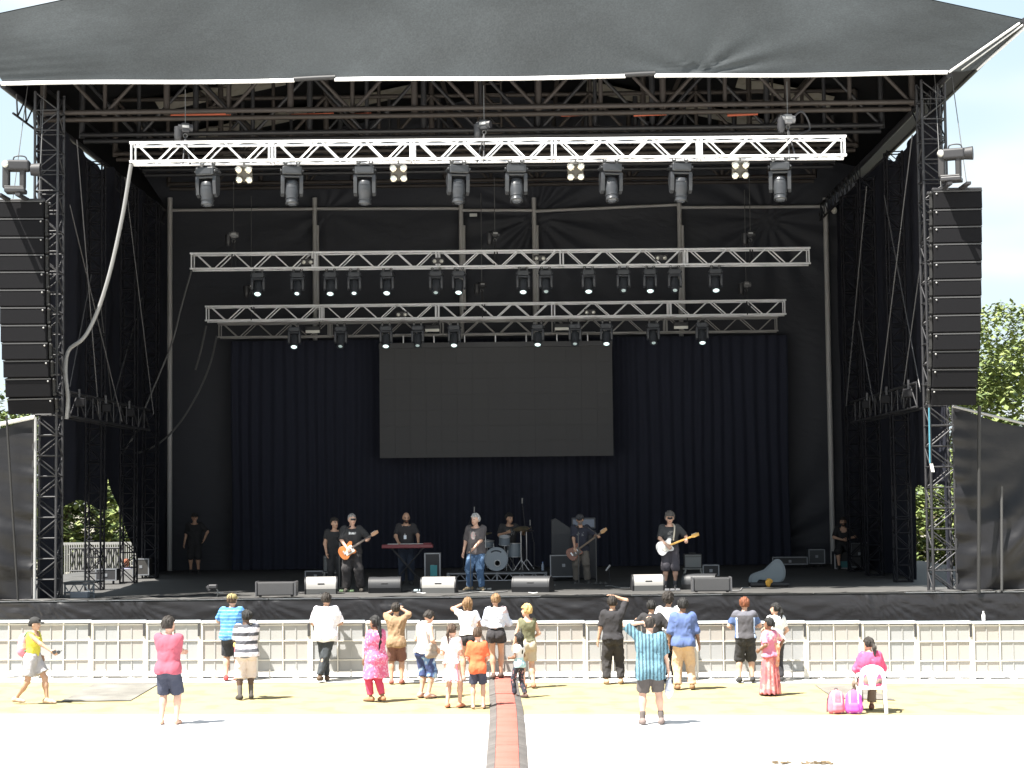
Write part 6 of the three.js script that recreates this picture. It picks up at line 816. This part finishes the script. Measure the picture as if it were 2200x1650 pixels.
  oh(1122, 1077, zk - 0.6, 'tall overhead microphone stand behind the cymbals', 0.08); oh(1019, 1096, zk - 0.2, 'overhead microphone stand left of the drummer', -0.3); oh(1139, 1124, zk + 0.1, 'low microphone stand right of the drum kit', 0.1);
  const wbt = thing('water_bottle', 'clear water bottle standing on the drum platform corner', 'bottle', V(xAt(1166, z0 - 0.2, 1220), Y, z0 - 0.2)); part('bottle', lathe([[0, 0], [0.036, 0], [0.038, 0.02], [0.036, 0.15], [0.014, 0.2], [0.014, 0.22]], 14), mat([0.3, 0.36, 0.46], 0.2), wbt); part('cap', cyl(0.016, 0.02, 12, 0, 0.23), mat([0.1, 0.2, 0.5], 0.5), wbt);
}
// bass player
{
  const p = D_(1248, 1107, 1253); const t = person({ ...p, turn: -0.05, group: band, label: 'bearded bass player with a cap in a navy T-shirt and grey trousers', skin: 'tan', w: 1.08, L: [0.44, 1.2, 0.26], R: [-0.14, 0.88, 0.26], Lh: [1, -1, -0.2], Rh: [-1, -0.2, -0.4], Ln: [0, 0.3, -1], Rn: [0, 0, -1], curl: 0.9, head: [-0.15, 0.12, 0], beard: [0.16, 0.15, 0.145], shades: 1, hair: { style: 'short', col: HAIR.dark }, cap: [0.05, 0.05, 0.055], top: { fn: (x, y, z) => z > 0.06 && y > 1.22 && y < 1.32 && Math.abs(x) < 0.09 && fbm(x * 60, y * 50, 1, 2) > 0.46 ? [0.16, 0.16, 0.17] : [0.024, 0.026, 0.04], sl: 0.9, hem: 0.82, g: 0.03 }, bottom: { len: 1.95, col: [0.12, 0.105, 0.09], r: 0.082, r3: 0.062, fold: 0.026 }, shoes: { col: [0.03, 0.03, 0.03], sole: [0.2, 0.2, 0.2] }, fL: [0.17, 0.04, 0], fR: [-0.12, 0, 0] });
  guitar('reddish brown bass guitar with a maple neck held by the bass player', { body: [0.16, 0.055, 0.03], guard: [0.08, 0.06, 0.05], neck: [0.12, 0.08, 0.05], head: [0.45, 0.25, 0.1], bass: 1 }, toWorld(t, V(-0.12, 0.82, 0.2)), 0.62, 0, 'bass_guitar');
  micStand('straight microphone stand in front of the bass player', xAt(1243, p.pos.z + 0.5, 1200), p.pos.z + 0.5, 1.32, null); micStand('straight microphone stand right of the bass player', xAt(1281, p.pos.z + 0.35, 1200), p.pos.z + 0.35, 1.28, [-0.2, 1.42, 0.05], [-0.1, 0.03, -0.03]);
  const fs = thing('boom_microphone', 'small bright microphone on a short stand right of the bass player', 'microphone', onDeckX(1307, p.pos.z + 0.2)); rod('pole', V(0.05, 0, 0), V(0.02, 0.35, 0), 0.01, M.steel, fs); part('head', merge([bar(V(-0.06, 0.32, 0), V(0.05, 0.46, 0), 0.025, 10, 0.03)]), mat([0.3, 0.3, 0.3], 0.4), fs); part('base', lathe([[0, 0.02], [0.1, 0.01], [0.11, 0]], 16), M.black, fs);
}
// right guitarist
{
  const p = D_(1446, 1103, 1268); p.pos.z = -3.1; const t = person({ ...p, turn: 0.02, group: band, label: 'curly-haired guitarist in shorts playing a white guitar with a maple neck', skin: 'fair', w: 1.0, L: [0.36, 1.13, 0.27], R: [-0.1, 1.02, 0.26], Lh: [1, -1, -0.3], Rh: [-1, -0.2, -0.3], Ln: [0, 0.3, -1], Rn: [0, 0, -1], curl: 0.9, head: [0, 0.15, 0], shades: 1, hair: { style: 'curly', col: [0.14, 0.125, 0.115] }, top: { fn: (x, y, z) => z > 0.05 && Math.abs(x) < 0.07 && y > 1.12 && y < 1.34 && fbm(x * 22, y * 22, 3, 2) > 0.4 ? [0.14, 0.14, 0.14] : [0.04, 0.042, 0.045], sl: 0.9, hem: 0.86, g: 0.024 }, bottom: { len: 1.15, col: [0.06, 0.055, 0.066], r: 0.085, r2: 0.085, r3: 0.085 }, socks: { col: [0.08, 0.08, 0.09], len: 0.2 }, shoes: { col: [0.05, 0.05, 0.055], sole: [0.6, 0.6, 0.6] }, fL: [0.1, 0.05, 0], fR: [-0.13, 0.03, 0] });
  guitar('white electric guitar with a yellow maple neck held by the right guitarist', { body: [0.62, 0.62, 0.62], guard: [0.66, 0.62, 0.55], neck: [0.58, 0.33, 0.08] }, toWorld(t, V(-0.1, 0.98, 0.2)), 0.36, 0);
  strap(t, 'pale strap over the shoulder of the right guitarist', [V(0.06, 1.12, 0.17), V(0.09, 1.3, 0.155), V(0.1, 1.45, 0.09), V(0.07, 1.5, -0.02)], mat([0.5, 0.46, 0.38], 0.8));
}
// others in the shade of the wings
{
  const p = D_(418, 1104, 1231); person({ ...p, turn: 0.1, group: band, label: 'stagehand in black shorts and cap standing in the dark left wing', skin: 'tan', w: 1.1, L: [0.3, 1.0, 0.12], R: [-0.3, 0.86, 0.06], Lh: [1, 0, -0.4], head: [0.1, 0, 0], cap: [0.02, 0.02, 0.02], top: { col: [0.016, 0.016, 0.018], sl: 0.9, hem: 0.82, g: 0.03 }, bottom: { len: 1.15, col: [0.016, 0.016, 0.018], r: 0.09, r2: 0.088, r3: 0.088 }, shoes: { col: [0.02, 0.02, 0.02] } });
  const q = onDeck(1813, 1222); q.y = DECK; const box_ = thing('road_case', 'road case with a teal panel and metal edges under the seated stagehand', 'road case', q.clone().add(V(0, 0, 0)));
  part('shell', rbox(0.62, 0.5, 0.5, 0.01, 0, 0.26, 0), M.black, box_); part('teal_panel', box(0.34, 0.18, 0.01, 0, 0.14, 0.256), mat([0.03, 0.14, 0.15], 0.6), box_); for (const s of [-1, 1]) part('edge_strip', box(0.03, 0.5, 0.02, s * 0.3, 0.26, 0.25), mat([0.4, 0.4, 0.42], 0.4, 0.5), box_); part('edge_strip', box(0.6, 0.03, 0.02, 0, 0.025, 0.25), mat([0.4, 0.4, 0.42], 0.4, 0.5), box_);
  person({ pos: q.clone().add(V(0, 0, 0.02)), H: 1.8, turn: -0.1, group: band, label: 'bearded stagehand in black sitting on a case in the dark right wing', skin: 'tan', w: 1.05, sit: 1, seatY: 0.62, lean: 0.1, L: [0.1, 0.86, 0.3], R: [-0.06, 0.84, 0.32], Lh: [1, -0.3, 0], Rh: [-1, -0.3, 0], fL: [0.16, 0.4, 0], fR: [-0.16, 0.4, 0], kL: [0.3, 0.6, 1], kR: [-0.3, 0.6, 1], beard: [0.03, 0.025, 0.02], hair: { style: 'short', col: HAIR.dark }, top: { col: [0.016, 0.016, 0.018], sl: 0.9, hem: 0.86, neck: 1.4 }, bottom: { len: 1.1, col: [0.016, 0.016, 0.018], r: 0.09, r2: 0.088, r3: 0.088 }, shoes: { col: [0.02, 0.02, 0.02] } });
  const g = at(272, 1240, -22); person({ pos: V(g.x, 0.1, -22), H: 1.72, turn: PI - 0.5, label: 'person with ginger hair seen from behind through the left wing opening', fem: 1, skin: 'fair', hair: { style: 'bob', col: HAIR.ginger }, head: [0.3, 0, 0], top: { col: [0.2, 0.2, 0.3], sl: 0.5, hem: 0.86 }, bottom: { len: 1.9, col: [0.05, 0.06, 0.1] }, shoes: { col: [0.05, 0.05, 0.05] } });
}
// ---------------------------------------------------------------- monitors, amplifiers, cases
{
  const wedge = (label, x0, x1, y0, y1, z, c, rough, yaw) => { // rounded stage wedge seen from behind
    const a = at(x0, y1, z), b = at(x1, y0, z), w = b.x - a.x, h = Math.max(0.3, b.y - DECK), t = thing('stage_monitor', label, 'loudspeaker', V((a.x + b.x) / 2, DECK + 0.004, z), yaw, 'floor monitors along the stage front');
    const s = new THREE.Shape(); s.moveTo(0.2, 0.0); s.lineTo(0.24, 0.12); s.quadraticCurveTo(0.24, h, 0.02, h); s.lineTo(-0.06, h); s.lineTo(-0.3, 0.08); s.lineTo(-0.28, 0); s.lineTo(0.2, 0);
    const shape = (d, x) => new THREE.ExtrudeGeometry(s, { depth: d, bevelEnabled: true, bevelSize: 0.008, bevelThickness: 0.008, bevelSegments: 2, curveSegments: 14 }).rotateY(-PI / 2).translate(x, 0, 0);
    part('shell', shape(w - 0.09, w / 2 - 0.045), mat(c, rough), t); for (const k of [-1, 1]) part('end_panel', shape(0.03, k * (w / 2 - 0.022) + 0.015), M.black, t);
    part('grille', box(w - 0.12, 0.36, 0.01).rotateX(0.62).translate(0, h * 0.52 + 0.01, -0.19), M.black, t); part('handle', rbox(0.16, 0.03, 0.02, 0.008, 0, h * 0.62, 0.235), M.black, t); return t;
  };
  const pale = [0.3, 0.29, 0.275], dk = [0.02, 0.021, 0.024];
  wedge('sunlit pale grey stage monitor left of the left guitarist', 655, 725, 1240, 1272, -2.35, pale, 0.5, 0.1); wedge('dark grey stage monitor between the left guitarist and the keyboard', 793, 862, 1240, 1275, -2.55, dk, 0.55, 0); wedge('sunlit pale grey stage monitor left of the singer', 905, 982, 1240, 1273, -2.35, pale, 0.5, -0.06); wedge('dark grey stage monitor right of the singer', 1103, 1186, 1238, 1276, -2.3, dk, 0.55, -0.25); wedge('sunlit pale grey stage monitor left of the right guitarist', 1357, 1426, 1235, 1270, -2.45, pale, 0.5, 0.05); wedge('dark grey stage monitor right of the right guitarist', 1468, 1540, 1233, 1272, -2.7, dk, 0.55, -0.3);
  const fill = (label, x0, x1, y0, y1) => { const z = -0.75, a = at(x0, y1, z), b = at(x1, y0, z), w = b.x - a.x, h = b.y - DECK - 0.01, t = thing('front_fill_speaker', label, 'loudspeaker', V((a.x + b.x) / 2, DECK + 0.05, z)); const hh = Math.max(0.3, h - 0.04); part('shell', rbox(w, hh, 0.4, 0.012, 0, hh / 2, -0.2), mat([0.03, 0.03, 0.032], 0.6), t); part('grille', rbox(w - 0.09, hh - 0.03, 0.02, 0.008, 0, hh / 2, 0.004), mat([0.05, 0.05, 0.052], 0.7, 0, { bumpMap: rep(weave, 6), bumpScale: 0.002 }), t); for (const s of [-1, 1]) part('end_panel', box(0.03, hh + 0.03, 0.42, s * (w / 2), hh / 2, -0.19), mat([0.08, 0.08, 0.085], 0.5), t); part('feet', merge([box(0.06, 0.05, 0.06, -w / 2 + 0.08, -0.025, -0.1), box(0.06, 0.05, 0.06, w / 2 - 0.08, -0.025, -0.1)]), M.black, t); };
  fill('black front fill speaker box on the lip left of the monitors', 550, 634, 1253, 1284); fill('black front fill speaker box on the lip before the right guitarist', 1489, 1571, 1247, 1277);
  const amp = (label, x0, x1, y0, y1, z, gc, stand) => { const a = at(x0, y1, z), b = at(x1, y0, z), w = b.x - a.x, h = b.y - a.y, t = thing('guitar_amplifier', label, 'amplifier', V((a.x + b.x) / 2, DECK, z)), y = a.y - DECK; part('cabinet', rbox(w, h, 0.3, 0.02, 0, y + h / 2, -0.15), M.black, t); part('grille_cloth', box(w * 0.88, h * 0.72, 0.012, 0, y + h * 0.42, 0.006), mat(gc, 0.85, 0, { bumpMap: rep(weave, 6), bumpScale: 0.003 }), t); part('control_panel', box(w * 0.88, h * 0.13, 0.012, 0, y + h * 0.88, 0.004), mat([0.1, 0.1, 0.1], 0.4), t); part('handle', rbox(w * 0.4, 0.025, 0.04, 0.01, 0, y + h + 0.02, -0.15), M.black, t); if (y > 0.05) { part('stand', merge([bar(V(-w / 2 + 0.05, y, 0), V(-w / 2 - 0.05, 0, 0.12), 0.018), bar(V(w / 2 - 0.05, y, 0), V(w / 2 + 0.05, 0, 0.12), 0.018), bar(V(-w / 2 + 0.05, y, -0.26), V(-w / 2 - 0.05, 0, -0.34), 0.018), bar(V(w / 2 - 0.05, y, -0.26), V(w / 2 + 0.05, 0, -0.34), 0.018), bar(V(-w / 2 - 0.03, y - 0.02, -0.02), V(w / 2 + 0.03, y - 0.02, -0.02), 0.018)]), M.pole, t); } };
  amp('guitar amplifier with a grey grille on a stand behind the left guitarist', 694, 738, 1193, 1229, -6.5, [0.11, 0.115, 0.115]); amp('guitar amplifier with a grey grille on a stand behind the right guitarist', 1470, 1508, 1190, 1221, -6.0, [0.15, 0.155, 0.155]);
  const kase = (label, x0, x1, y0, z, o = {}) => { const a = at(x0, 1230, z), b = at(x1, y0, z), w = b.x - a.x, h = b.y - DECK, t = thing('road_case', label, 'road case', V((a.x + b.x) / 2, DECK, z), o.yaw ?? 0), em = mat([0.24, 0.25, 0.27], 0.45, 0.5); part('shell', rbox(w, h - 0.1, 0.5, 0.012, 0, h / 2 + 0.05, -0.25), mat(o.c || [0.02, 0.02, 0.023], 0.6), t); for (const s of [-1, 1]) part('edge_strip', box(0.03, h - 0.1, 0.03, s * (w / 2 - 0.012), h / 2 + 0.05, -0.008), em, t); for (const y of [0.115, h - 0.012]) part('edge_strip', box(w - 0.065, 0.028, 0.03, 0, y, -0.006), em, t); for (const s of [-1, 1]) part('caster', cyl(0.05, 0.04, 12).rotateZ(PI / 2).translate(s * (w / 2 - 0.1), 0.05, -0.1), M.black, t); part('latch', box(0.08, 0.08, 0.012, 0, h * 0.6, 0.004), em, t); if (o.panel) part('panel', box(...o.panel[0], 0.01, ...o.panel[1], 0.006), mat(o.panel[2], 0.6), t); return t; };
  kase('upright road case with a teal label beside the keyboard', 912, 946, 1188, -5.2, { panel: [[0.17, 0.27], [0.03, 0.4], [0.04, 0.22, 0.24]] });
  kase('low road case behind the left guitar amplifier', 655, 700, 1226, -7.4, {}); kase('rack case with silver edges left of the bass player', 1182, 1240, 1192, -7.6, { c: [0.03, 0.032, 0.036] });
  kase('dark road case behind the right guitar amplifier', 1510, 1545, 1213, -7.5, {}); kase('tall dark equipment case in the right wing', 1828, 1866, 1165, -12.0, {}); kase('grey screen case beside the right end pole', 1738, 1772, 1180, -15.0, { c: [0.05, 0.055, 0.06] }); kase('long mixing desk case by the right end of the backcloth', 1660, 1735, 1196, -14.6, { c: [0.03, 0.03, 0.032] }); kase('dark flight case standing in the left wing', 285, 320, 1200, -11.5, { c: [0.03, 0.028, 0.026] }); kase('wide dark case behind the left tower', 205, 250, 1222, -8.2, {});
  { const z = -8.4, a = at(1186, 1196, z), b = at(1228, 1114, z), t = thing('side_fill_speaker', 'tall dark loudspeaker with a sloped top left of the bass amplifier', 'loudspeaker', V((a.x + b.x) / 2, DECK, z)), w = b.x - a.x, h = b.y - DECK, s = new THREE.Shape([[-w / 2, 0.0], [w / 2, 0], [w / 2, h * 0.82], [-w / 2 + w * 0.2, h], [-w / 2, h * 0.97]].map(([x, y]) => new THREE.Vector2(x, y))); part('cabinet', new THREE.ExtrudeGeometry(s, { depth: 0.45, bevelEnabled: true, bevelSize: 0.01, bevelThickness: 0.01 }).translate(0, 0, -0.5), mat([0.028, 0.03, 0.034], 0.6), t); part('grille', box(w * 0.8, h * 0.5, 0.012, 0, h * 0.5, -0.03), mat([0.035, 0.037, 0.042], 0.8), t); part('handle', box(0.03, 0.1, 0.02, w * 0.3, h * 0.35, -0.035), M.steel, t); }
  { const z = -8.3, a = at(1228, 1140, z), b = at(1280, 1112, z), t = thing('bass_amplifier', 'bass amplifier head on a tall speaker cabinet behind the bass player', 'amplifier', V((a.x + b.x) / 2, DECK, z)), w = b.x - a.x, h = b.y - DECK; part('cabinet', rbox(w, h - 0.36, 0.45, 0.02, 0, (h - 0.36) / 2 + 0.02, -0.25), mat([0.025, 0.027, 0.032], 0.7), t); part('head_case', rbox(w * 0.98, 0.3, 0.4, 0.02, 0, h - 0.15, -0.25), mat([0.05, 0.055, 0.065], 0.5), t); part('head_panel', box(w * 0.86, 0.2, 0.012, 0, h - 0.15, -0.04), mat([0.12, 0.14, 0.18], 0.4, 0.4), t); part('grille', box(w * 0.88, h - 0.5, 0.012, 0, (h - 0.4) / 2, -0.015), mat([0.03, 0.03, 0.034], 0.85), t); }
  { // open guitar case leaning back, with a yellow cloth
    const z = -3.7, p = at(1650, 1240, z), t = thing('guitar_case', 'open grey guitar case lying near the right end of the stage', 'guitar case', V(p.x, DECK, z)); const s = new THREE.Shape(); s.moveTo(-0.44, 0.04); s.lineTo(-0.32, 0.02); s.lineTo(-0.24, 0.12); s.lineTo(-0.06, 0.1); s.lineTo(0.05, 0.02); s.bezierCurveTo(0.2, -0.02, 0.36, 0.05, 0.4, 0.18); s.bezierCurveTo(0.43, 0.3, 0.42, 0.46, 0.32, 0.57); s.bezierCurveTo(0.27, 0.62, 0.2, 0.6, 0.14, 0.54); s.lineTo(-0.08, 0.34); s.lineTo(-0.34, 0.25); s.bezierCurveTo(-0.42, 0.22, -0.46, 0.14, -0.44, 0.04);
    part('lid', new THREE.ExtrudeGeometry(s, { depth: 0.07, bevelEnabled: true, bevelSize: 0.02, bevelThickness: 0.02, bevelSegments: 3 }).rotateX(-0.3).translate(0, 0.04, -0.05), mat([0.12, 0.14, 0.155], 0.6), t); part('tray', rbox(0.95, 0.1, 0.34, 0.04, 0, 0.055, 0.12), M.black, t); part('lining', new THREE.ExtrudeGeometry(s, { depth: 0.006, bevelEnabled: false }).scale(0.9, 0.88, 1).rotateX(-0.3).translate(0.0, 0.07, 0.06), mat([0.15, 0.175, 0.19], 0.9), t);
    single('cloth_rag', nets([ell(V(p.x - 0.03, DECK + 0.1, z + 0.33), [0.06, 0.09, 0.05]), ell(V(p.x - 0.01, DECK + 0.14, z + 0.31), [0.07, 0.04, 0.05])], 0.012, 0.03, (d, x, y, zz) => Math.max(d + fold(x, y, zz, 2, 0.03), DECK + 0.004 - y), [0.55, 0.3, 0.05]), clothMat, 'crumpled yellow cloth beside the open guitar case', 'cloth'); }
  { const p = onDeck(492, 1274), t = thing('floor_lamp', 'small dark lamp on a bent bracket at the stage lip', 'stage light', V(p.x, DECK, -1.1)); part('bracket', tube([V(0.06, 0.0, 0), V(0.09, 0.14, 0), V(0.03, 0.22, 0)], 0.016, 14, 6), M.pole, t); part('housing', merge([rbox(0.2, 0.1, 0.16, 0.03, -0.02, 0.25, 0), new THREE.CylinderGeometry(0.05, 0.07, 0.12, 14).rotateZ(0.7).translate(-0.12, 0.22, 0)]), M.rig, t); part('base', box(0.16, 0.02, 0.16, 0, 0.012, 0), M.black, t); }
  // pedals, cables and paper along the front
  const bits = [[745, 1272, 'guitar effects pedal row at the feet of the left guitarist', [0.2, 0.3, 0.16]], [905, 1271, 'white effects pedal beside the middle monitor', [0.5, 0.6, 0.65]], [1445, 1270, 'effects pedal at the feet of the right guitarist', [0.16, 0.16, 0.17]], [1290, 1256, 'black effects pedal beside the bass player', [0.03, 0.03, 0.03]], [1040, 1268, 'grey pedal at the feet of the singer', [0.4, 0.4, 0.38]]];
  bits.forEach(([px, py, l, c]) => { const p = onDeck(px, py), t = thing('effects_pedal', l, 'pedal', V(p.x, DECK + 0.03, p.z)); part('case', merge([-1, 0, 1].map((k) => rbox(0.1, 0.05, 0.13, 0.012, k * 0.125, 0, 0))), mat(c, 0.5), t); part('switches', merge([-1, 0, 1].map((k) => cyl(0.012, 0.02, 10, k * 0.125, 0.033, 0.035))), M.chain, t); });
  [[640, 1274, 700, 1276], [985, 1276, 1090, 1272], [870, 1270, 902, 1274], [1300, 1260, 1360, 1266], [320, 1284, 470, 1278], [1575, 1272, 1610, 1262]].forEach(([a, b, c, d], i) => { const p = onDeck(a, b), q = onDeck(c, d), pts = []; for (let k = 0; k <= 7; k++) { const u = k / 7; pts.push(V(p.x + (q.x - p.x) * u, DECK + 0.014, p.z + (q.z - p.z) * u + 0.25 * Math.sin(u * 9 + i))); } single('floor_cable', tube(pts, 0.013, 50, 6), i % 2 ? mat([0.2, 0.2, 0.2], 0.5) : M.cable, ['black cable beside the leftmost pale monitor', 'grey cable on the deck before the singer', 'short black cable by the middle pale monitor', 'grey cable left of the right guitarist', 'black cable lying along the left deck edge', 'grey cable beside the right front fill speaker'][i], 'cable'); });
  [[470, 1280], [905, 1280], [1145, 1280], [1185, 1264]].forEach(([px, py], i) => { const p = onDeck(px, py); single('set_list', sheet(4, 4, (u, v) => V(p.x - 0.1 + 0.2 * u, DECK + 0.07 + 0.01 * Math.sin(u * 5 + i), p.z - 0.12 + 0.22 * v)), mat([0.6, 0.6, 0.6], 0.8), ['white paper sheet lying on the lip near the front fill speaker', 'white paper sheet on the lip before the middle monitor', 'white paper sheet on the lip below the dark monitor', 'white paper sheet on the deck right of the dark monitor'][i], 'paper'); });
  // steps and railings in the left wing
  const st = thing('stage_platform', 'small lattice platform at the foot of the left tower', 'platform', V(xAt(170, -1.6, 1250), DECK, -1.6)), am = mat([0.12, 0.14, 0.16], 0.5, 0.4); for (const y of [0.12, 0.32]) rod('rail', V(-0.35, y, 0), V(0.35, y, 0), 0.024, am, st); for (let k = 0; k < 6; k++) rod('brace', V(-0.35 + k * 0.117, k % 2 ? 0.12 : 0.32, 0), V(-0.35 + (k + 1) * 0.117, k % 2 ? 0.32 : 0.12, 0), 0.012, am, st); part('deck_plate', box(0.74, 0.03, 0.9, 0, 0.345, -0.42), M.black, st); for (const x of [-0.33, 0.33]) rod('leg', V(x, 0, -0.02), V(x, 0.33, -0.02), 0.022, am, st); part('crate', rbox(0.4, 0.14, 0.25, 0.02, 0.05, 0.07, 0.12), mat([0.2, 0.22, 0.25], 0.6), st);
  const rl = thing('access_railing', 'dark lattice railing across the left wing opening', 'railing'); const za = -13.5, x0 = xAt(150, za, 1200), x1 = xAt(262, za, 1200), yb = at(200, 1226, za).y, yt2 = at(200, 1178, za).y; for (const y of [yb, yt2]) rod('rail', V(x0, y, za), V(x1, y, za), 0.028, M.black, rl); for (let k = 0; k < 8; k++) { const a = x0 + (x1 - x0) * k / 8, b = x0 + (x1 - x0) * (k + 1) / 8; rod('brace', V(a, yb, za), V(b, yt2, za), 0.02, M.black, rl); rod('brace', V(b, yb, za), V(a, yt2, za), 0.02, M.black, rl); }
}
renderer.render(scene, camera);
